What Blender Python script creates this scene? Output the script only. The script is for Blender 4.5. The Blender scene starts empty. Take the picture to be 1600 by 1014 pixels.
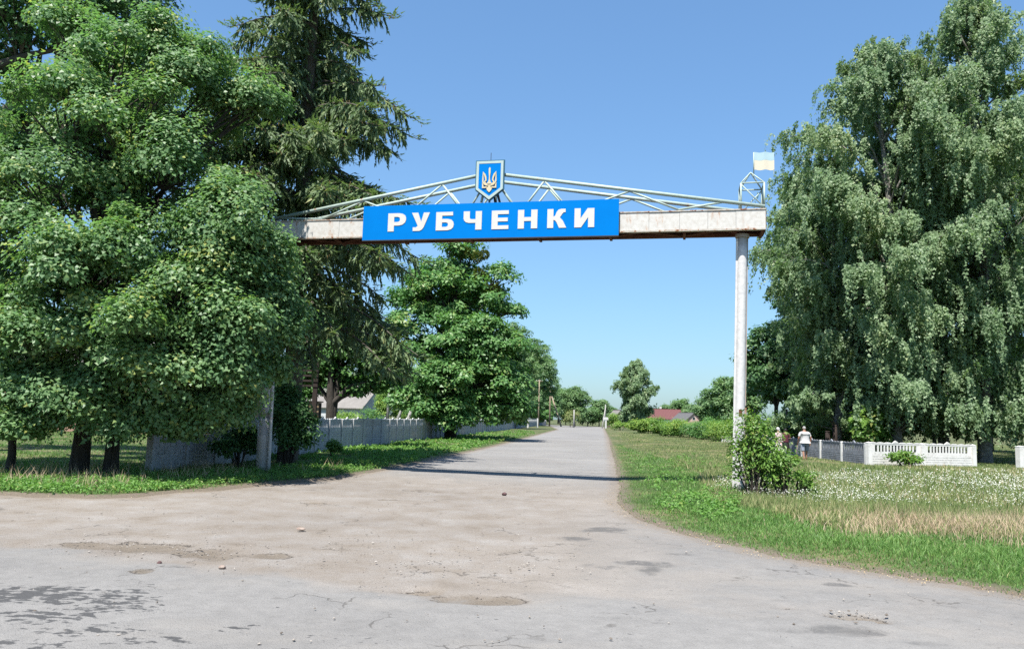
import bpy, bmesh, math, random
import numpy as np
from mathutils import Vector, Matrix

# ------------------------------------------------------------------ camera, sky, sun, exposure
SC = bpy.context.scene
COL = SC.collection
FPX, ROLL, PITCH, EYE = 1244.0, math.radians(1.7), math.radians(6.69), 1.8
_R0 = np.array([1, 0, 0.]); _U0 = np.array([0, -math.sin(PITCH), math.cos(PITCH)])
FW = np.array([0, math.cos(PITCH), math.sin(PITCH)])
RT = math.cos(ROLL)*_R0 + math.sin(ROLL)*_U0
UP = -math.sin(ROLL)*_R0 + math.cos(ROLL)*_U0
CAM = np.array([0, 0, EYE])
cd = bpy.data.cameras.new('camera'); cam = bpy.data.objects.new('camera', cd); COL.objects.link(cam)
cam.matrix_world = Matrix(((RT[0], UP[0], -FW[0], CAM[0]), (RT[1], UP[1], -FW[1], CAM[1]), (RT[2], UP[2], -FW[2], CAM[2]), (0, 0, 0, 1)))
cd.sensor_fit = 'HORIZONTAL'; cd.sensor_width = 36; cd.lens = 36*FPX/1600; cd.clip_start = .1; cd.clip_end = 9000
SC.camera = cam

SUN_EL, SUN_AZ = math.radians(62), math.radians(20)      # shadows run 20 degrees right of straight ahead
W = bpy.data.worlds.new('World'); SC.world = W; W.use_nodes = True
wn = W.node_tree.nodes; wl = W.node_tree.links
sky = wn.new('ShaderNodeTexSky'); sky.sky_type = 'NISHITA'; sky.sun_disc = False
sky.sun_elevation = SUN_EL; sky.sun_rotation = math.radians(180+20)
sky.altitude = 150; sky.air_density = 1.3; sky.dust_density = 1.0; sky.ozone_density = 6.0
gam = wn.new('ShaderNodeGamma'); gam.inputs[1].default_value = .75          # camera-like response of the whole sky
bal = wn.new('ShaderNodeMix'); bal.data_type = 'RGBA'; bal.blend_type = 'MULTIPLY'; bal.inputs[0].default_value = 1; bal.inputs[7].default_value = (.75, 1.0, 1.22, 1)
wl.new(sky.outputs[0], gam.inputs[0]); wl.new(gam.outputs[0], bal.inputs[6]); wl.new(bal.outputs[2], wn['Background'].inputs[0])
wn['Background'].inputs[1].default_value = .09
sd = bpy.data.lights.new('sun', 'SUN'); sun = bpy.data.objects.new('sun', sd); COL.objects.link(sun)
sd.energy = 4.6; sd.angle = math.radians(.53); sd.color = (1, .955, .88)
_sh = Vector((math.sin(SUN_AZ)*math.cos(SUN_EL), math.cos(SUN_AZ)*math.cos(SUN_EL), -math.sin(SUN_EL)))
sun.rotation_euler = _sh.to_track_quat('-Z', 'Y').to_euler()
SC.view_settings.view_transform = 'Standard'; SC.view_settings.look = 'None'
SC.view_settings.exposure = 1.35; SC.view_settings.gamma = 1; SC.view_settings.use_curve_mapping = False
SC.render.engine = 'CYCLES'
SC.cycles.max_bounces = 6; SC.cycles.diffuse_bounces = 4; SC.cycles.glossy_bounces = 2; SC.cycles.transmission_bounces = 4
SC.cycles.use_denoising = False

# ------------------------------------------------------------------ measuring helpers (photo pixel -> place in the world)
def ray(u, v): return FW + (u-800)/FPX*RT - (v-507)/FPX*UP
def G(u, v, z=0.0):
    d = ray(u, v); return CAM + d*((z-EYE)/d[2])
def P(u, v, Y):
    d = ray(u, v); return CAM + d*(Y/d[1])
def proj(q):
    d = np.asarray(q, float)-CAM; w = d@FW
    return 800+FPX*(d@RT)/w, 507-FPX*(d@UP)/w
def X_at(u, Y, z=0.0):
    lo, hi = -900., 900.
    for _ in range(50):
        m = (lo+hi)/2
        if proj((m, Y, z))[0] < u: lo = m
        else: hi = m
    return lo

def nrm(a):
    a = np.asarray(a, float); return a/np.maximum(np.linalg.norm(a, axis=-1, keepdims=True), 1e-9)
def sstep(a, b, x):
    t = np.clip((x-a)/(b-a), 0, 1); return t*t*(3-2*t)
_pr = np.random.default_rng(5).random((256, 256))
def vnoise(x, y):
    xi = np.floor(x).astype(int); yi = np.floor(y).astype(int); fx = x-xi; fy = y-yi
    fx = fx*fx*(3-2*fx); fy = fy*fy*(3-2*fy)
    g = lambda a, b: _pr[a & 255, b & 255]
    return (g(xi, yi)*(1-fx)+g(xi+1, yi)*fx)*(1-fy)+(g(xi, yi+1)*(1-fx)+g(xi+1, yi+1)*fx)*fy
def fbm(x, y, o=4):
    s = 0; a = .5; t = 0
    for i in range(o):
        s = s+a*vnoise(x*2**i+17.3*i, y*2**i+9.1*i); t += a; a *= .5
    return s/t
def inpoly(x, y, poly):
    c = np.zeros(x.shape, bool); n = len(poly)
    for i in range(n):
        x1, y1 = poly[i]; x2, y2 = poly[(i+1) % n]
        if y1 == y2: continue
        c ^= ((y1 > y) != (y2 > y)) & (x < (x2-x1)*(y-y1)/(y2-y1)+x1)
    return c
def sdf(x, y, poly):
    d = np.full(x.shape, 1e9); n = len(poly)
    for i in range(n):
        ax, ay = poly[i]; bx, by = poly[(i+1) % n]
        ex, ey = bx-ax, by-ay
        t = np.clip(((x-ax)*ex+(y-ay)*ey)/(ex*ex+ey*ey+1e-12), 0, 1)
        d = np.minimum(d, (x-ax-t*ex)**2+(y-ay-t*ey)**2)
    return np.sqrt(d)*np.where(inpoly(x, y, poly), -1, 1)

# ------------------------------------------------------------------ object helpers
def props(o, label=None, cat=None, group=None, kind=None):
    if label: o['label'] = label
    if cat: o['category'] = cat
    if group: o['group'] = group
    if kind: o['kind'] = kind
    return o
def thing(name, label, cat, loc=(0, 0, 0), group=None, rz=0.0):
    o = bpy.data.objects.new(name, None); o.empty_display_size = .2; COL.objects.link(o)
    o.location = [float(c) for c in loc]; o.rotation_euler = (0, 0, rz)
    return props(o, label, cat, group)
def put(name, me, mat=None, parent=None, loc=(0, 0, 0), rz=0.0):
    o = bpy.data.objects.new(name, me); COL.objects.link(o); o.parent = parent
    o.location = [float(c) for c in loc]; o.rotation_euler = (0, 0, rz)
    if mat and not me.materials: me.materials.append(mat)
    return o
def arrmesh(name, V, faces, smooth=False, tint=None, attrs=None):
    """V (n,3); faces: (m,3) or (m,4) array or list of such arrays"""
    if not isinstance(faces, (list, tuple)) or isinstance(faces[0], (tuple, list)): faces = [faces]
    faces = [np.asarray(f, np.int32) for f in faces if len(f)]
    me = bpy.data.meshes.new(name)
    V = np.asarray(V, np.float32); me.vertices.add(len(V)); me.vertices.foreach_set('co', V.ravel())
    loops = np.concatenate([f.ravel() for f in faces])
    tot = np.concatenate([np.full(len(f), f.shape[1], np.int32) for f in faces])
    st = np.concatenate([[0], np.cumsum(tot)[:-1]]).astype(np.int32)
    me.loops.add(len(loops)); me.loops.foreach_set('vertex_index', loops.astype(np.int32))
    me.polygons.add(len(tot)); me.polygons.foreach_set('loop_start', st)
    me.update(calc_edges=True)
    me.polygons.foreach_set('use_smooth', np.full(len(tot), smooth, bool))
    A = dict(attrs or {})
    if tint is not None: A['tint'] = tint
    for k, v in A.items():
        a = me.attributes.new(k, 'FLOAT', 'POINT'); a.data.foreach_set('value', np.asarray(v, np.float32))
    return me
class MB:
    """collects boxes, prisms, tubes; mesh() gives one mesh"""
    def __init__(s): s.v = []; s.q = []; s.t = []; s.n = []; s.c = 0
    def add(s, V, Q=None, T=None, N=None):
        s.v.append(np.asarray(V, float))
        if Q is not None and len(Q): s.q.append(np.asarray(Q)+s.c)
        if T is not None and len(T): s.t.append(np.asarray(T)+s.c)
        if N is not None: s.n += [[i+s.c for i in f] for f in N]
        s.c += len(V); return s
    def box(s, lo, hi):
        x0, y0, z0 = lo; x1, y1, z1 = hi
        V = [(x0,y0,z0),(x1,y0,z0),(x1,y1,z0),(x0,y1,z0),(x0,y0,z1),(x1,y0,z1),(x1,y1,z1),(x0,y1,z1)]
        return s.add(V, [(0,3,2,1),(4,5,6,7),(0,1,5,4),(1,2,6,5),(2,3,7,6),(3,0,4,7)])
    def bar(s, a, b, w, h=None, up=(0, 0, 1)):
        """square bar from a to b"""
        a = np.asarray(a, float); b = np.asarray(b, float); h = h or w
        d = nrm(b-a); x = np.cross(d, up)
        if np.linalg.norm(x) < 1e-4: x = np.array([1., 0, 0])
        x = nrm(x); y = np.cross(x, d)
        V = [p+sx*w/2*x+sy*h/2*y for p in (a, b) for sx, sy in ((-1,-1),(1,-1),(1,1),(-1,1))]
        return s.add(V, [(0,3,2,1),(4,5,6,7),(0,1,5,4),(1,2,6,5),(2,3,7,6),(3,0,4,7)])
    def tube(s, pts, rad, n=10, cap=True):
        pts = np.asarray(pts, float); m = len(pts); rad = np.broadcast_to(np.asarray(rad, float), (m,))
        tan = nrm(np.gradient(pts, axis=0)); ref = np.array([0, 0, 1.]) if abs(tan[:, 2]).mean() < .8 else np.array([1., 0, 0])
        x = nrm(np.cross(tan, ref)); y = np.cross(tan, x)
        a = np.linspace(0, 2*math.pi, n, endpoint=False)
        V = pts[:, None]+rad[:, None, None]*(np.cos(a)[None, :, None]*x[:, None]+np.sin(a)[None, :, None]*y[:, None])
        i = np.arange(m-1)[:, None]*n; j = np.arange(n)[None]; k = (j+1) % n
        Q = np.stack([i+j, i+k, i+n+k, i+n+j], -1).reshape(-1, 4)[:, ::-1]
        N = [list(range(n)), list(range((m-1)*n, m*n))[::-1]] if cap else None
        return s.add(V.reshape(-1, 3), Q, None, N)
    def prism(s, poly, y0, y1):
        """poly in the xz plane, extruded along y (convex or mildly concave polygons)"""
        n = len(poly)
        V = [(x, y0, z) for x, z in poly]+[(x, y1, z) for x, z in poly]
        return s.add(V, [(i, (i+1) % n, n+(i+1) % n, n+i) for i in range(n)], None, [list(range(n))[::-1], list(range(n, 2*n))])
    def xf(s, M):
        R = np.array(M.to_3x3()); t = np.array(M.translation)
        s.v = [v@R.T+t for v in s.v]; return s
    def mesh(s, name, smooth=False):
        V = np.concatenate(s.v)
        if s.n:
            me = bpy.data.meshes.new(name)
            F = [list(map(int, f)) for q in s.q for f in q]+[list(map(int, f)) for q in s.t for f in q]+s.n
            me.from_pydata([tuple(map(float, p)) for p in V], [], F); me.update()
            me.polygons.foreach_set('use_smooth', [smooth and len(f) < 6 for f in F])
            bm = bmesh.new(); bm.from_mesh(me); bmesh.ops.recalc_face_normals(bm, faces=bm.faces); bm.to_mesh(me); bm.free()
            return me
        return arrmesh(name, V, [np.concatenate(x) for x in (s.q, s.t) if x], smooth)
def fill_outline(name, loops, depth):
    """filled outline with holes in the xz plane, front face at y=-depth, back at y=0"""
    bm = bmesh.new(); ed = []
    for lp in loops:
        vs = [bm.verts.new((x, 0, z)) for x, z in lp]
        ed += [bm.edges.new((vs[i], vs[(i+1) % len(vs)])) for i in range(len(vs))]
    bmesh.ops.triangle_fill(bm, use_beauty=True, edges=ed)
    r = bmesh.ops.extrude_face_region(bm, geom=bm.faces[:])
    bmesh.ops.translate(bm, vec=(0, -depth, 0), verts=[g for g in r['geom'] if isinstance(g, bmesh.types.BMVert)])
    bmesh.ops.recalc_face_normals(bm, faces=bm.faces)
    me = bpy.data.meshes.new(name); bm.to_mesh(me); bm.free(); return me

# ------------------------------------------------------------------ materials
def srgb(r, g, b):
    f = lambda c: (c/12.92 if c <= .04045 else ((c+.055)/1.055)**2.4)
    return tuple(f(c/255) for c in (r, g, b))+(1,)
def dim(c, k=.58): return (c[0]*k, c[1]*k, c[2]*k, 1)
def lin(r, g, b): return (r, g, b, 1)
class NT:
    def __init__(s, name):
        s.m = bpy.data.materials.new(name); s.m.use_nodes = True; s.t = s.m.node_tree
        s.b = s.t.nodes['Principled BSDF']; s.b.inputs['Roughness'].default_value = .8
        s.b.inputs['Specular IOR Level'].default_value = .3
    def n(s, typ, **kw):
        x = s.t.nodes.new(typ)
        for k, v in kw.items():
            if k.startswith('i_'):
                k = k[2:]; x.inputs[int(k) if k.isdigit() else k].default_value = v
            else: setattr(x, k, v)
        return x
    def l(s, a, b): s.t.links.new(a, b)
    def coord(s, scale=(1, 1, 1), kind='Object'):
        c = s.n('ShaderNodeTexCoord'); m = s.n('ShaderNodeMapping'); m.inputs['Scale'].default_value = scale
        s.l(c.outputs[kind], m.inputs['Vector']); return m.outputs[0]
    def noise(s, vec, scale, detail=5, rough=.6):
        x = s.n('ShaderNodeTexNoise', i_Scale=scale, i_Detail=detail, i_Roughness=rough); s.l(vec, x.inputs['Vector']); return x.outputs['Fac']
    def ramp(s, fac, stops):
        r = s.n('ShaderNodeValToRGB'); e = r.color_ramp.elements
        while len(e) < len(stops): e.new(.5)
        for q, (p, c) in zip(e, stops): q.position = p; q.color = c if len(c) == 4 else tuple(c)+(1,)
        s.l(fac, r.inputs[0]); return r.outputs[0]
    def thr(s, fac, a, b):
        r = s.n('ShaderNodeMapRange', i_1=a, i_2=b); r.clamp = True; r.interpolation_type = 'SMOOTHSTEP'; s.l(fac, r.inputs[0]); return r.outputs[0]
    def mix(s, fac, a, b, blend='MIX'):
        x = s.n('ShaderNodeMix', data_type='RGBA', blend_type=blend)
        for src, i in ((fac, 0), (a, 6), (b, 7)):
            if isinstance(src, (tuple, list, float, int)): x.inputs[i].default_value = src
            else: s.l(src, x.inputs[i])
        return x.outputs[2]
    def math(s, op, a, b=0.0):
        x = s.n('ShaderNodeMath', operation=op)
        for i, q in enumerate((a, b)):
            if isinstance(q, (int, float)): x.inputs[i].default_value = q
            else: s.l(q, x.inputs[i])
        return x.outputs[0]
    def attr(s, name): return s.n('ShaderNodeAttribute', attribute_name=name).outputs['Fac']
    def bump(s, h, strength=.3, dist=.02):
        b = s.n('ShaderNodeBump', i_Strength=strength, i_Distance=dist); s.l(h, b.inputs['Height']); s.l(b.outputs[0], s.b.inputs['Normal'])
    def base(s, c):
        if isinstance(c, tuple): s.b.inputs['Base Color'].default_value = c
        else: s.l(c, s.b.inputs['Base Color'])
def pbr(name, c1, c2=None, scale=3., rough=.8, bump=0., bscale=30., metal=0., spec=.3, stretch=(1, 1, 1)):
    t = NT(name); v = t.coord(stretch); c1 = dim(c1); c2 = dim(c2) if c2 else None
    t.base(t.ramp(t.noise(v, scale, 6, .65), [(.3, c1), (.7, c2 or c1)]))
    t.b.inputs['Roughness'].default_value = rough; t.b.inputs['Metallic'].default_value = metal; t.b.inputs['Specular IOR Level'].default_value = spec
    if bump: t.bump(t.noise(v, bscale, 5, .7), bump, .02)
    return t.m
def leafmat(name, c1, c2, c3=None, trans=.35, rough=.45, spec=.35):
    t = NT(name); a = t.attr('tint')
    col = t.ramp(a, [(0., c1), (.75, c2), (1., c3 or c2)])
    t.base(col); t.b.inputs['Roughness'].default_value = rough; t.b.inputs['Specular IOR Level'].default_value = spec
    tr = t.n('ShaderNodeBsdfTranslucent'); g = t.mix(1., col, (1.0, 1.2, .6, 1), 'MULTIPLY'); t.l(g, tr.inputs[0])
    mx = t.n('ShaderNodeMixShader', i_0=trans); t.l(t.b.outputs[0], mx.inputs[1]); t.l(tr.outputs[0], mx.inputs[2])
    t.l(mx.outputs[0], t.t.nodes['Material Output'].inputs[0]); return t.m
def painted(name, paint, paint2, amount=.5, rust=(.16, .055, .02, 1), streak=(1.2, 1.2, .45), scale=2.2, rough=.55):
    t = NT(name); v = t.coord(streak); w = t.coord(); paint = dim(paint); paint2 = dim(paint2)
    n1 = t.noise(v, scale, 8, .7); n2 = t.noise(w, 9., 5, .6)
    col = t.mix(t.thr(n2, .35, .7), paint, paint2)
    stain = t.thr(n1, .60-.1*amount, .72-.1*amount); col = t.mix(t.math('MULTIPLY', stain, .55), col, (.34, .19, .1, 1))
    core = t.thr(n1, .68-.1*amount, .72-.1*amount); col = t.mix(core, col, rust)
    t.base(col); t.b.inputs['Roughness'].default_value = rough
    t.bump(n1, .15, .01); return t.m

M = {}
M['bark'] = pbr('bark_brown', lin(.035, .03, .025), lin(.1, .088, .075), 6, .95, 1., 18, stretch=(3, 3, .6))
M['bark_grey'] = pbr('bark_grey', lin(.09, .08, .065), lin(.2, .18, .15), 6, .95, .8, 18, stretch=(3, 3, .6))
M['bark_birch'] = pbr('bark_birch', lin(.06, .055, .05), lin(.5, .48, .44), 5, .8, .4, 25, stretch=(1, 1, 2.5))
M['maple'] = leafmat('maple_leaf', lin(.095, .19, .085), lin(.175, .285, .115), lin(.36, .38, .11), .46, .45, .35)
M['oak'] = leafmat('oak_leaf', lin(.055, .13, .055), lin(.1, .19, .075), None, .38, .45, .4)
M['spruce'] = leafmat('spruce_needle', lin(.075, .125, .065), lin(.145, .205, .09), lin(.26, .27, .11), .3, .55, .3)
M['cone'] = pbr('spruce_cone_scale', lin(.16, .11, .045), lin(.28, .2, .08), 20, .8)
M['birch'] = leafmat('birch_leaf', lin(.14, .22, .115), lin(.23, .315, .17), lin(.34, .39, .2), .46, .5, .35)
M['acacia'] = leafmat('acacia_leaf', lin(.065, .17, .055), lin(.135, .265, .075), lin(.24, .3, .1), .42, .45, .4)
M['walnut'] = leafmat('walnut_leaf', lin(.035, .09, .025), lin(.08, .18, .04), None, .32, .5, .3)
M['fartree'] = leafmat('distant_tree_leaf', lin(.085, .17, .075), lin(.155, .255, .1), lin(.2, .28, .12), .42, .5, .35)
M['hedge'] = leafmat('bright_bush_leaf', lin(.1, .2, .04), lin(.2, .32, .06), lin(.36, .37, .09), .38, .5, .3)
M['bush'] = leafmat('ash_bush_leaf', lin(.08, .17, .035), lin(.16, .28, .05), lin(.26, .28, .08), .38, .45, .4)
M['dark_bush'] = leafmat('dark_bush_leaf', lin(.04, .11, .04), lin(.08, .17, .055), None, .35, .5, .3)
M['mistletoe'] = leafmat('mistletoe_leaf', lin(.05, .075, .015), lin(.1, .12, .02), None, .2, .6, .2)
M['grass'] = leafmat('verge_grass', lin(.085, .18, .05), lin(.16, .28, .075), lin(.34, .34, .15), .42, .5, .3)
M['meadow'] = leafmat('meadow_grass', lin(.13, .19, .065), lin(.25, .28, .12), lin(.46, .38, .23), .35, .6, .2)
M['dry'] = leafmat('dry_grass', lin(.36, .27, .18), lin(.54, .42, .31), lin(.28, .28, .12), .3, .7, .2)
M['weed'] = leafmat('weed_leaf', lin(.095, .21, .05), lin(.16, .3, .07), lin(.26, .3, .1), .4, .5, .3)
M['flower'] = leafmat('white_flower', lin(.42, .43, .38), lin(.62, .62, .58), None, .2, .8, .1)
M['litter'] = leafmat('dry_leaf_litter', lin(.3, .2, .1), lin(.5, .4, .24), lin(.16, .09, .05), .1, .9, .1)

# ------------------------------------------------------------------ road outline (world points measured once from the photo)
_L = [(0, 772), (70, 775), (150, 777), (220, 775), (280, 769), (330, 766), (400, 758), (470, 752), (520, 748), (580, 738), (640, 727), (700, 714), (760, 700.5), (830, 682.5), (872, 671)]
_Rr = [(943, 669), (950, 690), (957, 720), (961, 742), (966, 760), (962, 775), (964, 788), (985, 806), (1040, 826), (1110, 846), (1200, 868), (1300, 884), (1400, 900), (1500, 916), (1600, 932)]
ROAD = [tuple(G(u, v)[:2]) for u, v in _L]+[(11.0, 215.0), (3.0, 236), (-30, 262), (-28, 270), (10, 250), (26, 236), (27.2, 225)]+[tuple(G(u, v)[:2]) for u, v in _Rr]
ROAD += [(9.5, 7.6), (16, 5.0), (40, -3), (70, -13), (70, -30), (-70, 10), (-70, 34), (-30, 22.4), (-16, 18.1)]
FENCE_DIR = nrm(np.array([.0972, 1.0]))
FENCE_A = np.array([-9.87, 22.3])

# ------------------------------------------------------------------ ground and road
def axis(segs):
    out = [np.arange(a, b-1e-6, s) for a, b, s in segs]; out.append([segs[-1][1]]); return np.concatenate(out)
def grid(xs, ys):
    X, Y = np.meshgrid(xs, ys); nx, ny = len(xs), len(ys)
    i = (np.arange(ny-1)[:, None]*nx+np.arange(nx-1)[None]).ravel()
    return X.ravel(), Y.ravel(), np.stack([i, i+1, i+1+nx, i+nx], -1)
def ground_z(x, y, s=None):
    s = sdf(x, y, ROAD) if s is None else s
    sw = s+.22*(fbm(x*1.7, y*1.7, 3)-.5)
    hi = .03+.08*(fbm(x*.35, y*.35, 3)-.5)*sstep(.3, 3, s)+.05*sstep(.2, 2., s)*(x > 0)
    return -.14+(hi+.14)*sstep(-.28, .16, sw)
def build_ground():
    xs = axis([(-3000, -400, 260), (-400, -80, 20), (-80, -20, 2), (-20, -13, .6), (-13, 9, .25), (9, 40, .6), (40, 100, 2), (100, 400, 20), (400, 3000, 260)])
    ys = axis([(-200, -20, 20), (-20, 5, 1), (5, 28, .25), (28, 60, .6), (60, 280, 3), (280, 700, 20), (700, 4800, 240)])
    x, y, q = grid(xs, ys); s = sdf(x, y, ROAD); z = ground_z(x, y, s)
    me = arrmesh('ground', np.stack([x, y, z], -1), q, True, attrs={'edge': np.clip(s, -1, 4)})
    t = NT('soil_and_turf'); v = t.coord(); e = t.attr('edge')
    n = t.noise(v, .35, 6, .65); n2 = t.noise(v, 4., 5, .7); n3 = t.noise(v, 40., 4, .7)
    green = t.ramp(n2, [(.3, lin(.035, .06, .016)), (.55, lin(.075, .11, .03)), (.75, lin(.15, .15, .06))])
    straw = t.ramp(n3, [(.3, lin(.13, .12, .06)), (.7, lin(.26, .22, .12))])
    col = t.mix(t.thr(n, .46, .62), green, straw)
    dirt = t.ramp(n3, [(.25, lin(.09, .07, .05)), (.7, lin(.24, .2, .155))])
    col = t.mix(t.thr(t.math('ADD', e, t.math('MULTIPLY', t.math('SUBTRACT', n2, .5), .7)), .12, .45), dirt, col)
    t.base(t.mix(1., col, (.68, .68, .68, 1), 'MULTIPLY')); t.b.inputs['Roughness'].default_value = .95; t.bump(n3, .7, .03)
    props(put('ground', me, t.m), 'grassy soil on both sides of the road', kind='structure')
build_ground()

# marks and holes on the road: (u, v, half width px, half height px, amount)
HOLES = [(215, 850, 95, 12, .06), (330, 861, 85, 10, .045), (150, 848, 70, 7, .02), (420, 866, 60, 6, .02), (662, 919, 40, 4.5, .06), (735, 932, 95, 9, .035),
         (1222, 948, 26, 3, .045), (1335, 960, 42, 5.5, .07), (490, 784, 36, 1.6, .03), (610, 780, 28, 1.3, .025), (15, 812, 18, 2, .03), (1378, 968, 14, 4, .05), (220, 893, 22, 5, .012)]
TAR = [(945, 826, 48, 6.5, 1.), (900, 839, 26, 4, .9), (1000, 878, 60, 7, .9), (1015, 890, 34, 9, 1.), (950, 884, 60, 6, .6), (1312, 912, 32, 4, .95), (1330, 986, 70, 10, .85), (1440, 1004, 60, 7, .7), (1060, 864, 35, 3, .6),
       (1240, 985, 90, 7, .5), (960, 965, 60, 6, .55), (560, 921, 50, 4, .4), (1150, 936, 50, 5, .45)]
SPOTS = [(60, 932, 190, 26, 1.), (180, 945, 110, 20, .8), (60, 965, 150, 16, .85), (140, 985, 120, 18, .75), (230, 1000, 90, 16, .6), (40, 1010, 100, 14, .7), (375, 978, 40, 9, .55), (540, 1000, 70, 9, .5), (520, 995, 60, 7, .5)]
def blob(x, y, L):
    m = np.zeros(x.shape)
    w = (fbm(x*2.3, y*2.3, 4)-.5)
    for u, v, ru, rv, a in L:
        c = G(u, v); rx = abs(G(u+ru, v)[0]-c[0]); ry = abs(G(u, v-rv)[1]-G(u, v+rv)[1])/2
        d = np.sqrt(((x-c[0])/rx)**2+((y-c[1])/ry)**2)+w*1.1
        m = np.maximum(m, a*sstep(1.3, .25, d))
    return m
ASPH = [tuple(G(u, v)[:2]) for u, v in ((0, 858), (120, 868), (250, 893), (420, 905), (600, 926), (800, 940), (1000, 957), (1200, 985), (1330, 1014))]
def build_road():
    ys = [3.2]
    while ys[-1] < 275: ys.append(ys[-1]*1.01 if ys[-1] < 30 else ys[-1]*1.03)
    xs = axis([(-75, -30, 5), (-30, -12, .5), (-12, -6, .13), (-6, 7, .065), (7, 12, .2), (12, 32, 1), (32, 75, 5)])
    ys = np.concatenate([axis([(-30, 2.9, 1.2)]), ys])
    x, y, q = grid(xs, np.array(ys)); s = sdf(x, y, ROAD)
    hole = blob(x, y, [(u, v, ru, rv, 1) for u, v, ru, rv, a in HOLES])
    dep = blob(x, y, HOLES)
    near = sstep(45, 15, y)
    z = (fbm(x*.5, y*.5, 3)-.5)*.05*near+(fbm(x*4, y*4, 3)-.5)*.012*near
    z = z-dep*1.1+hole*(fbm(x*9, y*9, 3)-.5)*.035
    apron = inpoly(x, y, ASPH+[(12, 3), (12, 40), (-40, 40), (-40, 16)]).astype(float)
    da = sdf(x, y, [(-60, 28)]+ASPH+[(14, 2), (90, -22), (90, -60), (-90, -40), (-90, 38)])      # < 0 on the through road
    apr = sstep(-.35, .8, da+.8*(fbm(x*1.6, y*1.6, 3)-.5))*sstep(30, 17, y+1.2*x*.3)
    apr *= 1-.7*sstep(-1.5, 3.2, x-.12*(y-9))*sstep(24, 13, y)
    lip = sstep(.25, .0, np.abs(da))*sstep(3, 0, np.abs(x+2)-6)
    z = z-.02*apr
    keep = (s < .75)[q].any(axis=1)
    me = arrmesh('road', np.stack([x, y, z], -1), q[keep], True, attrs={'hole': hole, 'tar': blob(x, y, TAR), 'spots': blob(x, y, SPOTS), 'apron': apr, 'edge': s})
    t = NT('worn_asphalt'); v = t.coord()
    n1 = t.noise(v, .7, 6, .65); n2 = t.noise(v, 5., 7, .72); n3 = t.noise(v, 75., 4, .75); n4 = t.noise(v, 1.3, 8, .7); n5 = t.noise(t.coord((.6, 1.3, 1)), .45, 5, .6)
    vor = t.n('ShaderNodeTexVoronoi', i_Scale=55.); t.l(v, vor.inputs['Vector'])
    grit = t.thr(vor.outputs['Distance'], .15, .5)
    asph = t.ramp(n2, [(.25, lin(.178, .173, .168)), (.75, lin(.25, .243, .236))])
    asph = t.mix(t.math('MULTIPLY', t.thr(n1, .48, .72), .55), asph, lin(.18, .177, .175))
    asph = t.mix(t.math('MULTIPLY', t.thr(n5, .5, .66), .5), asph, lin(.26, .244, .225))
    asph = t.mix(t.math('MULTIPLY', t.thr(n3, .56, .7), .4), asph, lin(.075, .073, .071))
    dirt = t.ramp(n4, [(.28, lin(.165, .137, .11)), (.42, lin(.215, .188, .162)), (.56, lin(.236, .214, .194)), (.75, lin(.275, .262, .248))])
    dirt = t.mix(t.math('MULTIPLY', t.thr(n3, .53, .68), .6), dirt, lin(.085, .066, .05))
    dirt = t.mix(t.math('MULTIPLY', t.thr(n3, .46, .32), .5), dirt, lin(.31, .295, .275))
    ap = t.math('ADD', t.attr('apron'), t.math('MULTIPLY', t.math('SUBTRACT', n4, .5), 1.3))
    col = t.mix(t.thr(ap, .15, .85), asph, dirt)
    ed = t.math('ADD', t.attr('edge'), t.math('MULTIPLY', t.math('SUBTRACT', n2, .5), 1.4))
    col = t.mix(t.math('MULTIPLY', t.thr(ed, -.45, .1), .7), col, lin(.19, .155, .12))
    hol = t.ramp(n3, [(.3, lin(.06, .046, .034)), (.5, lin(.14, .112, .082)), (.7, lin(.24, .215, .18))])
    hs = t.math('ADD', t.attr('hole'), t.math('MULTIPLY', t.math('SUBTRACT', n2, .5), 1.5))
    col = t.mix(t.math('MULTIPLY', t.math('MULTIPLY', t.thr(hs, .1, .9), .8), t.thr(n4, .3, .55)), col, hol)
    rim = t.math('MULTIPLY', t.thr(hs, .42, .5), t.thr(hs, .6, .52)); col = t.mix(t.math('MULTIPLY', rim, t.thr(n4, .46, .56)), col, lin(.05, .042, .036))
    tar = t.math('ADD', t.attr('tar'), t.math('MULTIPLY', t.math('SUBTRACT', n2, .5), 2.0))
    col = t.mix(t.math('MULTIPLY', t.thr(tar, .3, 1.0), .72), col, t.ramp(n3, [(.35, lin(.045, .045, .047)), (.65, lin(.12, .118, .116))]))
    sp = t.math('SUBTRACT', t.math('ADD', t.noise(t.coord((.8, 1.25, 1)), 8.5, 5, .6), t.math('MULTIPLY', t.attr('spots'), .25)), .69)
    col = t.mix(t.math('MULTIPLY', t.thr(sp, -.03, .04), .85), col, lin(.05, .051, .054))
    cr = t.n('ShaderNodeTexVoronoi', i_Scale=.42, feature='DISTANCE_TO_EDGE')
    wv = t.n('ShaderNodeVectorMath', operation='ADD'); nz = t.n('ShaderNodeTexNoise', i_Scale=2.5, i_Detail=5); t.l(v, nz.inputs['Vector'])
    sc = t.n('ShaderNodeVectorMath', operation='SCALE'); sc.inputs['Scale'].default_value = 1.1; t.l(nz.outputs['Color'], sc.inputs[0])
    t.l(v, wv.inputs[0]); t.l(sc.outputs[0], wv.inputs[1]); t.l(wv.outputs[0], cr.inputs['Vector'])
    ck = t.math('MULTIPLY', t.thr(cr.outputs['Distance'], .011, .003), t.thr(n1, .5, .6))
    col = t.mix(t.math('MULTIPLY', ck, .55), col, lin(.05, .044, .038))
    tone = t.ramp(t.noise(v, .16, 4, .6), [(.35, lin(.74, .735, .73)), (.65, lin(.9, .9, .895))])
    t.base(t.mix(1., col, tone, 'MULTIPLY')); t.b.inputs['Roughness'].default_value = .9; t.b.inputs['Specular IOR Level'].default_value = .2
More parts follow.
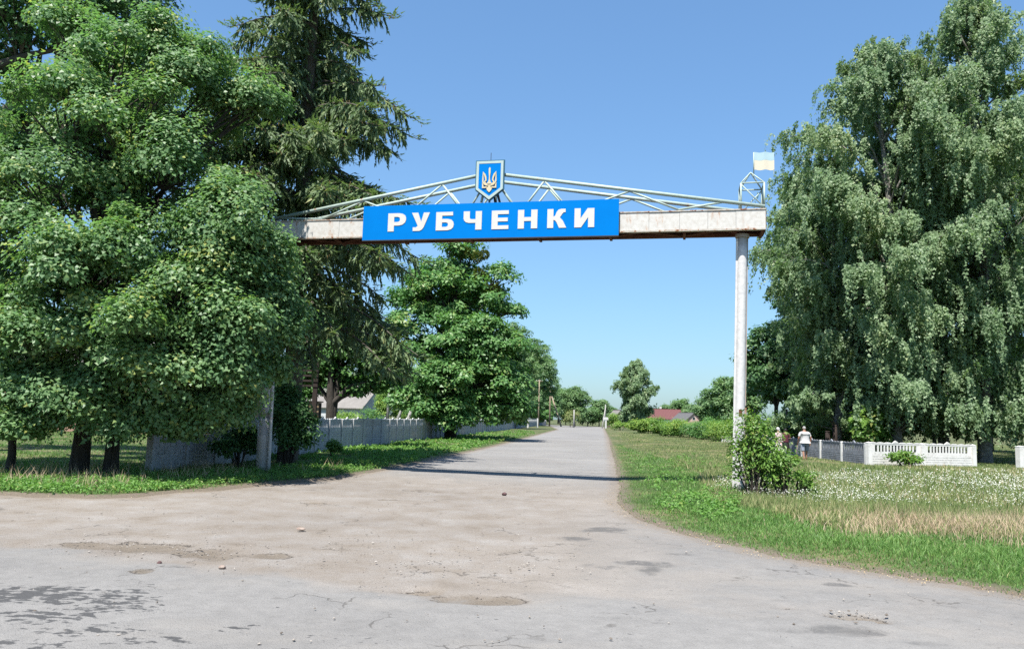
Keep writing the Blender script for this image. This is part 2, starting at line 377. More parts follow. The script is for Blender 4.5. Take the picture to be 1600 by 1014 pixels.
    h = t.math('ADD', t.math('MULTIPLY', n3, .6), t.math('MULTIPLY', grit, .4)); h = t.math('SUBTRACT', h, t.math('MULTIPLY', ck, .8)); h = t.math('ADD', h, t.math('MULTIPLY', n2, .9)); t.bump(h, .6, .018)
    props(put('road', me, t.m), 'worn pale asphalt road with a broken gravel apron', kind='structure')
build_road()

def pebbles(name, label, n, seed, pick, size, mat):
    r = np.random.default_rng(seed); u = r.uniform(-40, 1640, 120000); v = 770+245*r.random(120000)**.8
    d = FW+((u-800)/FPX)[:, None]*RT-((v-507)/FPX)[:, None]*UP; g = CAM+d*(-EYE/d[:, 2])[:, None]
    k = pick(g[:, 0], g[:, 1], r); pts = g[k][:n, :2]; n = len(pts)
    p = np.array(pts); s = size[0]*(size[1]/size[0])**(r.random(n)**3.)
    O = np.array([(1,0,0),(-1,0,0),(0,1,0),(0,-1,0),(0,0,.7),(0,0,-.5)], float)
    V = O[None]*(.6+.8*r.random((n, 6, 3)))*s[:, None, None]
    a = r.random(n)*6.28; c, q = np.cos(a), np.sin(a)
    V = np.stack([V[..., 0]*c[:, None]-V[..., 1]*q[:, None], V[..., 0]*q[:, None]+V[..., 1]*c[:, None], V[..., 2]], -1)
    V[..., 0] += p[:, None, 0]; V[..., 1] += p[:, None, 1]; V[..., 2] += .012
    T = np.array([(0,2,4),(2,1,4),(1,3,4),(3,0,4),(2,0,5),(1,2,5),(3,1,5),(0,3,5)])
    T = (T[None]+6*np.arange(n)[:, None, None]).reshape(-1, 3)
    me = arrmesh(name, V.reshape(-1, 3), T, False, np.repeat(r.random(n), 6))
    props(put(name, me, mat), label, kind='stuff')
gm = NT('loose_stone'); gm.base(gm.ramp(gm.attr('tint'), [(0, lin(.09, .075, .062)), (.5, lin(.19, .17, .15)), (1, lin(.3, .275, .25))])); gm.b.inputs['Roughness'].default_value = .9
def on_apron(x, y, r):
    w = .012+blob(x, y, HOLES[:6]+[(680, 865, 260, 40, .4), (260, 855, 200, 19, 1), (350, 800, 400, 30, .2), (1335, 960, 45, 7, 1)])
    return (sdf(x, y, ROAD) < .1) & (r.random(len(x)) < w*.3)
pebbles('gravel', 'loose gravel scattered over the broken apron', 6500, 11, on_apron, (.003, .02), gm.m)

def stone(name, label, u, v, size, flat, mat, seed):
    r = np.random.default_rng(seed); g = G(u, v)
    bm = bmesh.new(); bmesh.ops.create_icosphere(bm, subdivisions=2, radius=1)
    for q in bm.verts:
        q.co = Vector((q.co.x*size, q.co.y*size*.8, q.co.z*size*flat))*(.78+.4*float(r.random()))
    me = bpy.data.meshes.new(name); bm.to_mesh(me); bm.free()
    props(put(name, me, mat, None, (g[0], g[1], size*flat*.75)), label, 'stone')
M['redstone'] = pbr('dark_red_stone', lin(.06, .03, .03), lin(.22, .13, .13), 14, .9, .6, 40)
M['palestone'] = pbr('pale_stone', lin(.3, .2, .16), lin(.5, .42, .36), 14, .9, .6, 40)
stone('stone', 'dark red stone lying alone on the asphalt in front of the gate shadow', 788, 774, .055, .8, M['redstone'], 1)
stone('stone', 'pale flat brick piece on the gravel apron left of the middle', 470, 828, .07, .35, M['palestone'], 2)
stone('stone', 'whitish stone by the right end of the gravel pothole', 347, 888, .045, .5, M['palestone'], 3)
stone('stone', 'small grey stone on the near side of the gravel pothole', 249, 881, .03, .7, M['redstone'], 4)

# ------------------------------------------------------------------ village gate
GA = G(409, 737)[:2]; GB = G(1154, 772.5)[:2]
GD = nrm(GB-GA); GN = np.array([GD[1], -GD[0]])                 # along the beam; towards the camera
if GN[1] > 0: GN = -GN
GSPAN = float(np.linalg.norm(GB-GA))
def gp(s, d, z): return np.array([GA[0]+s*GD[0]+d*GN[0], GA[1]+s*GD[1]+d*GN[1], z])
def s_at(u, d, z):
    lo, hi = -6., 22.
    for _ in range(50):
        m = (lo+hi)/2
        if proj(gp(m, d, z))[0] < u: lo = m
        else: hi = m
    return lo
def z_at(s, d, v):
    lo, hi = -2., 14.
    for _ in range(50):
        m = (lo+hi)/2
        if proj(gp(s, d, m))[1] > v: lo = m
        else: hi = m
    return lo
DF, DB = .42, -.42                                              # front and rear planes of the beam
ZB = (z_at(s_at(450, DF, 7), DF, 376.8)+z_at(s_at(1150, DF, 7), DF, 356.8))/2
ZT = ZB+.57
S0, S1 = s_at(414, DF, 7.2), s_at(1196.5, DF, 7.2)
GATE_RZ = math.atan2(GD[1], GD[0])
gate = thing('village_gate', 'tall steel gate spanning the road on two white columns with a rusty white truss beam', 'gate', (GA[0], GA[1], 0), rz=GATE_RZ)
def gl(s, d, z): return np.array([s, -d, z])                    # gate local coordinates (x along beam, -y to camera)
M['beam'] = painted('rusty_white_paint', lin(.78, .76, .72), lin(.66, .63, .58), .55, streak=(1.6, 1.6, .5), scale=2.6)
M['flange'] = painted('rusty_flange_paint', lin(.7, .66, .6), lin(.5, .44, .38), 1.25, streak=(2.5, 2.5, 2.5), scale=3.)
M['rust'] = pbr('bare_rust', lin(.1, .035, .02), lin(.26, .11, .07), 6, .9, .3, 30)
M['mint'] = painted('pale_mint_paint', lin(.54, .66, .6), lin(.46, .57, .51), .25, streak=(2, 2, 2))
M['pipe'] = painted('silver_paint', lin(.86, .85, .84), lin(.7, .69, .69), .1, streak=(1.5, 1.5, .3), rough=.42)
M['pipe_rust'] = painted('rusty_silver_paint', lin(.5, .46, .43), lin(.42, .36, .32), .9, streak=(1.5, 1.5, .4))
M['paper'] = pbr('white_paper', lin(.72, .73, .74), lin(.64, .65, .68), 20, .9)
# cladding sheets of the front face, butted end to end with small gaps
seams = [S0]+[s_at(u, DF, 7.2) for u in (471, 530, 600, 680, 760, 840, 925, 1014, 1062, 1106, 1150)]+[S1]
for i, (a, b) in enumerate(zip(seams[:-1], seams[1:])):
    k = .004 if i % 2 else .0
    put('cladding_sheet', MB().box((a+.003, -DF-.006-k, ZB+.045), (b-.003, -DF+.012, ZT-.03)).mesh('cladding_sheet'), M['beam'], gate)
for nm, lo, hi, mt in (('top_flange', (S0, -DF-.03, ZT-.03), (S1, -DF+.1, ZT), 'flange'), ('bottom_flange', (S0, -DF-.03, ZB), (S1, -DF+.1, ZB+.045), 'flange'),
                       ('rear_rail', (S0, -DB-.08, ZB-.0), (S1, -DB, ZB+.1), 'rust'), ('rear_rail', (S0, -DB-.06, ZT-.1), (S1, -DB, ZT), 'beam'),
                       ('end_plate', (S1+.002, -DF-.01, ZB+.02), (S1+.014, -DB-.0, ZT-.01), 'rust'), ('end_plate', (S0-.014, -DF-.01, ZB+.02), (S0-.002, -DB, ZT-.01), 'rust')):
    put(nm, MB().box(lo, hi).mesh(nm), M[mt], gate)
# lacing between the front and rear rails seen from below
n = 15; xs = np.linspace(S0+.15, S1-.15, n)
for i in range(n-1):
    a, b = (-DF+.12, -DB-.1) if i % 2 else (-DB-.1, -DF+.12)
    put('lacing_bar', MB().bar((xs[i], a, ZB+.03), (xs[i+1], b, ZB+.03), .06, .03).mesh('lacing_bar'), M['rust'], gate)
for x in xs[::2]:
    put('cross_bar', MB().bar((x+.08, -DF+.11, ZB-.02), (x+.08, -DB-.01, ZB-.02), .07, .05).mesh('cross_bar'), M['rust'], gate)
put('back_sheet', MB().box((S0+.02, -DB+.004, ZB+.105), (S1-.02, -DB+.012, ZT-.105)).mesh('back_sheet'), M['rust'], gate)
put('top_cover', MB().box((S0+.03, -DF+.104, ZT-.03), (S1-.03, -DB-.064, ZT-.015)).mesh('top_cover'), M['rust'], gate)
# truss of tubes above, in a front and a rear plane
uA, uB = 766, 766
zap = z_at(s_at(766, DF, 8.8), DF, 270.5); sap = s_at(766, DF, zap)
for d in (DF-.02, DB+.02):
    ze = ZT+.06
    for e in (S0+.22, S1-.02):
        put('top_chord', MB().tube([(sap, -d, zap), (e, -d, ze)], .052, 12).mesh('top_chord', True), M['mint'], gate)
    def chz(s): return ze+(zap-ze)*(s-(S0+.22))/(sap-S0-.22) if s < sap else ze+(zap-ze)*(S1-.02-s)/(S1-.02-sap)
    nodes = []
    for i, u in enumerate((440, 505, 568, 632, 690, 728, 766, 812, 850, 893, 984, 1060, 1128)):
        s = s_at(u, DF, 8)
        top = i in (0, 2, 4, 6, 8, 10, 12)
        nodes.append((s, -d, chz(s)-.03 if top else ZT+.03))
    for a, b in zip(nodes[:-1], nodes[1:]):
        put('web_strut', MB().tube([a, b], .03, 8).mesh('web_strut', True), M['mint'], gate)
    put('king_post', MB().tube([(sap, -d, ZT), (sap, -d, zap-.05)], .03, 8).mesh('king_post', True), M['mint'], gate)
put('ridge_tie', MB().tube([(sap, -DF-.05, zap), (sap, -DB+.1, zap)], .035, 8).mesh('ridge_tie', True), M['mint'], gate)
# columns
def column(bu, bv, tu, tv, r, zsl, left):
    b = GA if left else GB
    sb = 0. if left else GSPAN
    st = s_at(tu, 0, ZB)
    at = lambda z: np.array([sb+(st-sb)*z/ZB, 0, z])
    c = put('column', MB().tube([at(z) for z in np.linspace(-.3, ZB-.12, 14)], r, 28).mesh('column', True), M['pipe'], gate)
    put('capital_plate', MB().tube([at(ZB-.12), at(ZB-.03)], r+.06, 28).mesh('capital_plate'), M['pipe_rust'], c)
    if left:
        put('sleeve', MB().tube([at(-.3), at(1.0), at(zsl)], r+.045, 28).mesh('sleeve', True), M['pipe'], c)
        put('collar', MB().tube([at(zsl-.0), at(zsl+.13)], r+.055, 28).mesh('collar'), M['pipe_rust'], c)
        put('side_pipe', MB().tube([at(z)+(r+.13, -.1, 0) for z in np.linspace(-.2, ZB-.15, 8)], .055, 14).mesh('side_pipe', True), M['pipe'], c)
        put('clamp', MB().tube([at(zsl-.05)+(r+.13, -.1, 0), at(zsl-.02)+(r+.13, -.1, 0)], .068, 14).mesh('clamp'), M['pipe_rust'], c)
    else:
        for sg in (-1, 1):
            put('side_angle', MB().bar(at(.0 if sg < 0 else .1)+(sg*(r+.015), -.03, 0), at(ZB-.14 if sg < 0 else 2.25)+(sg*(r+.015), -.03, 0), .05, .05, (0, 1, 0)).mesh('side_angle'), M['pipe'] if sg < 0 else M['pipe_rust'], c)
        put('side_angle', MB().bar(at(2.3)+(r+.012, .05, 0), at(ZB-.14)+(r+.012, .05, 0), .035, .05, (0, 1, 0)).mesh('side_angle'), M['pipe_rust'], c)
    return c, at
def curved_patch(name, at, r, a0, a1, z0, z1, mat, par, seed):
    rr = np.random.default_rng(seed); n, m = 8, 6; V = []; 
    for j in range(m+1):
        z = z0+(z1-z0)*j/m
        for i in range(n+1):
            e = .02*(rr.random()-.5) if i in (0, n) else 0
            a = a0+(a1-a0)*i/n+e
            V.append(at(z+(.03*(rr.random()-.5) if j in (0, m) else 0))+np.array([math.sin(a)*r, -math.cos(a)*r, 0]))
    Q = [(j*(n+1)+i, j*(n+1)+i+1, (j+1)*(n+1)+i+1, (j+1)*(n+1)+i) for j in range(m) for i in range(n)]
    return put(name, arrmesh(name, V, Q, True), mat, par)
cl, atl = column(409, 737, 427, 385, .135, 1.62, True)
cr_, atr = column(1154, 772, 1160, 364, .125, 2.2, False)
curved_patch('paper_notice', atl, .1845, -.25, .95, 1.08, 1.5, M['paper'], cl, 1)
curved_patch('paper_notice', atr, .1285, -.7, .25, 1.95, 2.15, M['paper'], cr_, 2)
curved_patch('paper_notice', atr, .1285, -.75, .35, 1.35, 1.62, M['paper'], cr_, 3)
curved_patch('paper_notice', atr, .1285, -.3, .6, .9, 1.02, M['paper'], cr_, 4)
curved_patch('rust_patch', atr, .1305, -.25, .45, 2.02, 2.2, M['rust'], cr_, 5)
# small lattice tower at the right end that carries the metal flag
sa, sb_ = s_at(1158, DF, 8), s_at(1194.5, DF, 8); zt = z_at(sa, DF-.1, 287); zp = z_at((sa+sb_)/2-.02, 0, 270)
tw = put('flag_tower', MB().tube([(sa, -DF+.06, ZT), (sa, -DF+.06, zt)], .024, 8).mesh('flag_tower', True), M['mint'], gate)
cs = [(sa, -DF+.06), (sb_, -DF+.06), (sb_, -DB-.1), (sa, -DB-.1)]
mb = MB()
for i in range(4):
    a, b = cs[i], cs[(i+1) % 4]
    if i: mb.tube([(*a, ZT), (*a, zt)], .024, 8)
    mb.tube([(*a, zt), (*b, zt)], .02, 8)
    mb.tube([(*a, zt-.03), (*b, ZT+.04)], .016, 8)
    mb.tube([(*a, zt), ((sa+sb_)/2-.02, 0, zp)], .018, 8)
put('tower_lattice', mb.mesh('tower_lattice', True), M['mint'], tw)

# ------------------------------------------------------------------ name board
d0 = DF+.16
L0, L1 = s_at(567.5, d0, 7.2), s_at(967, d0, 7.2)
bz0, bz1 = (z_at(L0, d0, 377)+z_at(L1, d0, 367))/2, (z_at(L0, d0, 325)+z_at(L1, d0, 309.5))/2
board = thing('name_board', 'long bright blue board with the village name in white letters on the gate beam', 'sign', gp((L0+L1)/2, d0, bz0), rz=GATE_RZ)
M['sign_blue'] = pbr('sign_blue', srgb(0, 134, 226), srgb(1, 129, 220), 2., .75, spec=.03)
M['letter_white'] = pbr('letter_white', lin(.8, .78, .74), lin(.74, .72, .68), 3, .6)
M['dark_steel'] = pbr('dark_steel', lin(.03, .03, .03), lin(.06, .05, .05), 6, .7)
hw, bh = (L1-L0)/2, bz1-bz0
put('panel', MB().box((-hw, -.03, 0), (hw, 0, bh)).mesh('panel'), M['sign_blue'], board)
for z in (.1, bh-.16): put('mounting_rail', MB().box((-hw+.1, .002, z), (hw-.1, .1, z+.06)).mesh('mounting_rail'), M['dark_steel'], board)
put('bottom_edge', MB().box((-hw, -.034, -.03), (hw, .04, -.002)).mesh('bottom_edge'), M['dark_steel'], board)
GLY = [(606, 634, [[(0,0),(0,1),(.6,1),(.8,.965),(.95,.87),(1,.72),(1,.62),(.95,.48),(.8,.36),(.6,.32),(.34,.32),(.34,0)], [(.34,.52),(.34,.8),(.54,.8),(.64,.76),(.67,.66),(.64,.56),(.54,.52)]]),
 (643, 669.5, [[(0,1),(.37,1),(.56,.5),(.7,1),(1.06,1),(.72,.2),(.62,.07),(.48,.0),(.08,0),(.08,.2),(.26,.2),(.36,.27),(.36,.3)]]),
 (681, 709, [[(0,0),(0,1),(.94,1),(.94,.8),(.34,.8),(.34,.62),(.65,.62),(.86,.57),(.97,.46),(1,.31),(.97,.16),(.86,.05),(.65,0)], [(.34,.19),(.34,.43),(.57,.43),(.66,.39),(.68,.31),(.66,.23),(.57,.19)]]),
 (724, 752.5, [[(0,1),(0,.62),(.04,.5),(.14,.41),(.3,.37),(.66,.37),(.66,0),(1,0),(1,1),(.66,1),(.66,.57),(.44,.57),(.36,.6),(.34,.68),(.34,1)]]),
 (768, 794.5, [[(0,0),(0,1),(1,1),(1,.8),(.36,.8),(.36,.61),(.95,.61),(.95,.41),(.36,.41),(.36,.2),(1,.2),(1,0)]]),
 (809, 839.5, [[(0,0),(0,1),(.32,1),(.32,.61),(.68,.61),(.68,1),(1,1),(1,0),(.68,0),(.68,.4),(.32,.4),(.32,0)]]),
 (855, 884, [[(0,0),(0,1),(.33,1),(.33,.6),(.42,.64),(.5,.84),(.6,.96),(.75,1),(.98,1),(.98,.82),(.87,.81),(.8,.73),(.68,.55),(.84,.38),(1.03,0),(.64,0),(.5,.3),(.42,.4),(.33,.42),(.33,0)]]),
 (897.5, 928.5, [[(0,0),(0,1),(.31,1),(.31,.47),(.66,1),(1,1),(1,0),(.69,0),(.69,.53),(.34,0)]])]
lz0, lh = bh*.235, bh*.53
for u0, u1, loops in GLY:
    a = s_at(u0, d0+.04, 7.2)-(L0+L1)/2; b = s_at(u1, d0+.04, 7.2)-(L0+L1)/2
    put('letter', fill_outline('letter', [[(a+x*(b-a), lz0+z*lh) for x, z in lp] for lp in loops], .012), M['letter_white'], board, (0, -.031, 0))

# ------------------------------------------------------------------ shield with the trident
ds = DF+.1
sc_ = s_at(766, ds, 8.6); sw = (s_at(788.5, ds, 8.6)-s_at(743.5, ds, 8.6))
sz1, sz0 = z_at(sc_, ds, 251.5), z_at(sc_, ds, 315.5)
shield = thing('emblem_shield', 'blue shield with a golden trident standing above the name board', 'emblem', gp(sc_, ds, sz0), rz=GATE_RZ)
sh = sz1-sz0
out = lambda k: [(-sw/2+k, sh-k), (-sw/2+k, .28*sh+k*.5), (0, k*1.45), (sw/2-k, .28*sh+k*.5), (sw/2-k, sh-k)]
M['pale_mint'] = pbr('pale_mint_trim', lin(.55, .68, .66), lin(.48, .6, .58), 4, .6)
M['gold'] = pbr('faded_gold', lin(.72, .62, .4), lin(.78, .68, .47), 9, .6)
M['steel_blue'] = pbr('dark_teal_edge', lin(.02, .13, .22), lin(.03, .16, .25), 4, .6)
put('back_plate', fill_outline('back_plate', [out(0)], .05), M['steel_blue'], shield, (0, 0, 0))
put('face', fill_outline('face', [out(.1)], .014), M['sign_blue'], shield, (0, -.051, 0))
put('border', fill_outline('border', [out(.03), out(.1)], .02), M['pale_mint'], shield, (0, -.051, 0))
th_, tb = sh*.60, sh*.215
def stroke(mb, pts, w, y):
    pts = np.array(pts, float)
    tn = nrm(np.gradient(pts, axis=0)); nn = np.stack([-tn[:, 1], tn[:, 0]], -1)
    w = np.broadcast_to(np.asarray(w, float), (len(pts),))[:, None]/2
    for i in range(len(pts)-1):
        mb.prism([tuple(q) for q in (pts[i]-nn[i]*w[i], pts[i+1]-nn[i+1]*w[i+1], pts[i+1]+nn[i+1]*w[i+1], pts[i]+nn[i]*w[i])], y-.001*i, 0)
mb = MB()
S = lambda L, sg=1: [(sg*x*th_, tb+z*th_) for x, z in L]
stroke(mb, S([(0, 1), (0, .95), (0, .8), (0, .62), (0, .5), (0, .42), (0, .33)]), np.array([.03, .075, .075, .04, .05, .10, .22])*th_, -.020)
stroke(mb, S([(0, .30), (0, .2), (0, .08), (0, 0)]), np.array([.24, .26, .17, .03])*th_, -.018)
for sg in (1, -1):
    stroke(mb, S([(.262, .83), (.262, .5), (.262, .17)], sg), np.array([.02, .055, .055])*th_, -.022+sg*.0002)
    stroke(mb, S([(.27, .195), (.18, .195), (.1, .2)], sg), .055*th_, -.025+sg*.0002)
    stroke(mb, S([(.265, .81), (.2, .72), (.155, .6), (.135, .48)], sg), np.array([.03, .065, .065, .05])*th_, -.028+sg*.0002)
    stroke(mb, S([(.125, .48), (.175, .45), (.185, .4), (.15, .35), (.08, .32)], sg), .052*th_, -.031+sg*.0002)
    stroke(mb, S([(.262, .44), (.225, .36), (.16, .3), (.05, .27)], sg), .05*th_, -.035+sg*.0002)
put('trident', mb.mesh('trident'), M['gold'], shield, (0, -.066, 0))
put('spike', MB().tube([(0, .02, sh-.02), (0, .02, sh+.24)], .008, 6).mesh('spike'), M['dark_steel'], shield)
for x in (-.28, .16, .3): put('brace', MB().bar((x*.75, .06, .22), (x*1.1, .12, -.2), .05, .05).mesh('brace'), M['dark_steel'] if x > 0 else M['mint'], shield)

# ------------------------------------------------------------------ sheet metal flag
fs0, fs1 = s_at(1177.5, 0, 9.4), s_at(1209.5, 0, 9.4)
fz1, fzm, fz0 = z_at(fs0, 0, 238.5), z_at(fs0, 0, 251), z_at(fs0, 0, 266)
flag = thing('metal_flag', 'faded blue and yellow sheet metal flag on a thin pole at the gate corner', 'flag', gp(fs0, 0, zp), rz=GATE_RZ)
def wave(z0, z1, name, mat):
    n = 14; w = fs1-fs0; V = []
    for k in range(2):
        for i in range(n+1):
            x = w*i/n; y = .012*math.sin(i/n*10); dz = .012*math.sin(i/n*12+.8)-.015*i/n
            for z in (z0, z1): V.append((x, y+k*.006, z+dz-zp))
    V = np.array(V); m = 2*(n+1)
    Q = [(2*i, 2*i+2, 2*i+3, 2*i+1) for i in range(n)]+[(m+2*i+1, m+2*i+3, m+2*i+2, m+2*i) for i in range(n)]
    Q += [(2*i, m+2*i, m+2*i+2, 2*i+2) for i in range(n)]+[(2*i+3, m+2*i+3, m+2*i+1, 2*i+1) for i in range(n)]
    Q += [(0, 1, m+1, m), (2*n+1, 2*n, m+2*n, m+2*n+1)]
    put(name, arrmesh(name, V, Q, False), mat, flag)
wave(fzm+.002, fz1, 'blue_band', pbr('faded_flag_blue', lin(.44, .64, .72), lin(.5, .68, .74), 6, .6))
wave(fz0, fzm, 'yellow_band', pbr('faded_flag_yellow', lin(.8, .74, .58), lin(.78, .73, .6), 6, .6))
put('pole', MB().tube([(0, 0, -.05), (0, 0, fz1-zp)], .014, 8).mesh('pole', True), M['mint'], flag)
put('edge_bar', MB().tube([(fs1-fs0-.012, .01, fz0-zp-.14), (fs1-fs0-.012, .01, fz1-zp-.08)], .01, 6).mesh('edge_bar'), M['mint'], flag)

# ------------------------------------------------------------------ cast concrete fences
def concrete(name, c1, c2, bump=.12):
    t = NT(name); c1 = dim(c1, .72); c2 = dim(c2, .72); v = t.coord(); n = t.noise(v, 2.5, 7, .7); m = t.noise(v, 22, 4, .7)
    col = t.mix(t.thr(n, .35, .7), c1, c2); col = t.mix(t.math('MULTIPLY', t.thr(t.noise(v, 5, 6, .75), .52, .72), .45), col, lin(.2, .185, .16))
    t.base(col); t.b.inputs['Roughness'].default_value = .92; t.bump(m, bump, .01); return t.m
M['conc'] = concrete('grey_concrete', lin(.56, .57, .58), lin(.42, .43, .44))
M['conc_shaded'] = concrete('shade_toned_concrete', lin(.27, .29, .33), lin(.16, .17, .19))  # side fence's shade painted into a darker, bluish panel colour
M['conc_white'] = concrete('whitewashed_concrete', lin(.78, .77, .75), lin(.66, .65, .62))
def slab_mesh(L, h, th, rows, cols):
    mb = MB().box((0, -th/2, 0), (L, th/2, h-.006))
    bh_, bw = h/rows, L/cols
    for r in range(rows):
        o = (r % 2)*bw/2
        for c in range(-1, cols):
            a, b = c*bw+o+.012, (c+1)*bw+o-.012
            a, b = max(a, .012), min(b, L-.012)
            if b-a < .04: continue
            for sg in (-1, 1):
                y0, y1 = sorted((sg*(th/2+.014), sg*(th/2-.004)))
                mb.box((a, y0, r*bh_+.008), (b, y1, (r+1)*bh_-.012))
    return mb.mesh('brick_slab')
def lattice_mesh(L, h, th, nb, crest=.07):
    e = L*.1; mb = MB()
    mb.box((0, -th/2, 0), (L, th/2, h*.22)).box((0, -th/2, h*.80), (L, th/2, h*.93))
    for a, b, k in ((0, e, -1), (L-e, L, 1)):
        mb.box((a, -th/2, h*.22+.001), (b, th/2, h*.80-.001))
    st = (L-2*e)/nb
    for i in range(1, nb):
        x = e+i*st; mb.box((x-st*.23, -th/2+.008, h*.22+.001), (x+st*.23, th/2-.008, h*.80-.001))
    mb.box((0, -th/2-.012, h*.93+.001), (L, th/2+.012, h*.955))
    k = 7; w = L/k
    for i in range(k):                                          # scalloped crest
        x0 = i*w; poly = [(x0+.004, h*.957)]+[(x0+w*t, h*.957+crest*.75*math.sin(math.pi*t)**.7) for t in (.08, .25, .5, .75, .92)]+[(x0+w-.004, h*.957)]
        mb.prism(poly[::-1], -th/2+.004, th/2-.004)
    c = L/2; mb.prism([(c-.16, h*.957+.02), (c-.1, h*.957+crest*1.1), (c-.04, h*.957+crest*1.6), (c, h*.957+crest*1.9), (c+.04, h*.957+crest*1.6), (c+.1, h*.957+crest*1.1), (c+.16, h*.957+.02)][::-1], -th/2-.006, th/2+.006)
    return mb.mesh('open_panel')
def post_mesh(h, w=.13, cap=True):
    mb = MB().box((-w/2, -w*.55, -.2), (w/2, w*.55, h))
    if cap:
        z = h+.001
        V = [(-w*.55, -w*.6, z), (w*.55, -w*.6, z), (w*.55, w*.6, z), (-w*.55, w*.6, z), (0, 0, z+.05)]
        mb.add(V, [(0, 3, 2, 1)], [(0, 1, 4), (1, 2, 4), (2, 3, 4), (3, 0, 4)])
    return mb.mesh('post')
def fence(name, label, p0, d, nbay, bay, slabs, hs, ho, mat, fine=999, rows=5, nb=11, post_w=.13, last_post=True, skip=(), jit=.0, seed=1, post_mat=None):
    r = np.random.default_rng(seed)
    d = nrm(np.asarray(d, float)); rz = math.atan2(d[1], d[0])
    t = thing(name, label, 'fence', (p0[0], p0[1], 0), rz=rz)
    H = slabs*hs+ho; L = bay-.07
    pm, sm, om = post_mesh(H-.02, post_w), slab_mesh(L, hs, .05, rows, 6), lattice_mesh(L, ho, .05, nb)
    plain = None
    for m_ in (pm, sm, om): m_.materials.append(post_mat if post_mat and m_ is pm else mat)
    if nbay > fine:
        mb = MB().box((0, -.025, 0), (L, .025, slabs*hs)).box((0, -.025, slabs*hs+.002), (L, .025, H-.05)); plain = mb.mesh('panel'); plain.materials.append(mat)
    for i in range(nbay+1):
        x = i*bay; dz = jit*(r.random()-.5)
        if i < nbay or last_post: put('post', pm, None, t, (x, 0, dz))
        if i == nbay or i in skip: continue
        if i >= fine: put('panel', plain, None, t, (x+.035, 0, dz)); continue
        for k in range(slabs): put('brick_slab', sm, None, t, (x+.035, 0, k*hs+dz))
        put('open_panel', om, None, t, (x+.035, 0, slabs*hs+dz))
    return t
bayL = 1.9
fence('concrete_fence', 'long shaded grey concrete fence running along the left side of the road', FENCE_A, FENCE_DIR, 112, bayL, 2, .5, .5, M['conc'], fine=46, jit=.02, post_w=.17)
wc = G(1358, 728)[:2]; we = G(1521, 730.5)[:2]
wd = nrm(we-wc); wl_ = np.linalg.norm(we-wc)
fence('white_fence', 'short whitewashed concrete fence of two bays with upright slots under the birches', wc, wd, 2, wl_/2, 1, .58, .56, M['conc_white'], nb=13, post_w=.22)
sd_ = G(1240, 713.5)[:2]-wc
fence('side_fence', 'grey concrete fence leading away from the white fence corner behind the walking man', wc+nrm(sd_)*.25, sd_, 7, 2.5, 1, .58, .5, M['conc_shaded'], rows=6, post_w=.15, post_mat=M['conc_white'])
g6 = G(1594, 733)[:2]
fence('white_fence', 'whitewashed fence piece at the right picture edge beyond the gap in the fence', g6, wd, 2, wl_/2, 1, .58, .56, M['conc_white'], nb=13, post_w=.24)
lo = P(1128, 684, 78)
fence('white_fence', 'low pale fence scrap in the weeds behind the gate column', (lo[0], lo[1]), (1, -.1), 2, 1.3, 1, .3, .32, M['conc_white'], nb=9)

# white gate frame in the left fence, far down the road
gy = 148.; gx = X_at(824.5, gy); gx2 = X_at(835.5, gy+8)+.5
t = thing('gate_frame', 'white gate frame of two posts and a top rail in the far fence', 'gate', (gx, gy, 0))
M['white_paint'] = pbr('white_paint', lin(.78, .78, .76), lin(.7, .7, .68), 5, .6)
put('post', MB().box((-.14, -.14, 0), (.14, .14, 1.9)).mesh('post'), M['white_paint'], t)
put('post', MB().box((gx2-gx-.14, 7.86, 0), (gx2-gx+.14, 8.14, 1.9)).mesh('post'), M['white_paint'], t)
put('top_rail', MB().bar((.14, 0, 1.75), (gx2-gx-.14, 8, 1.75), .12).mesh('top_rail'), M['white_paint'], t)

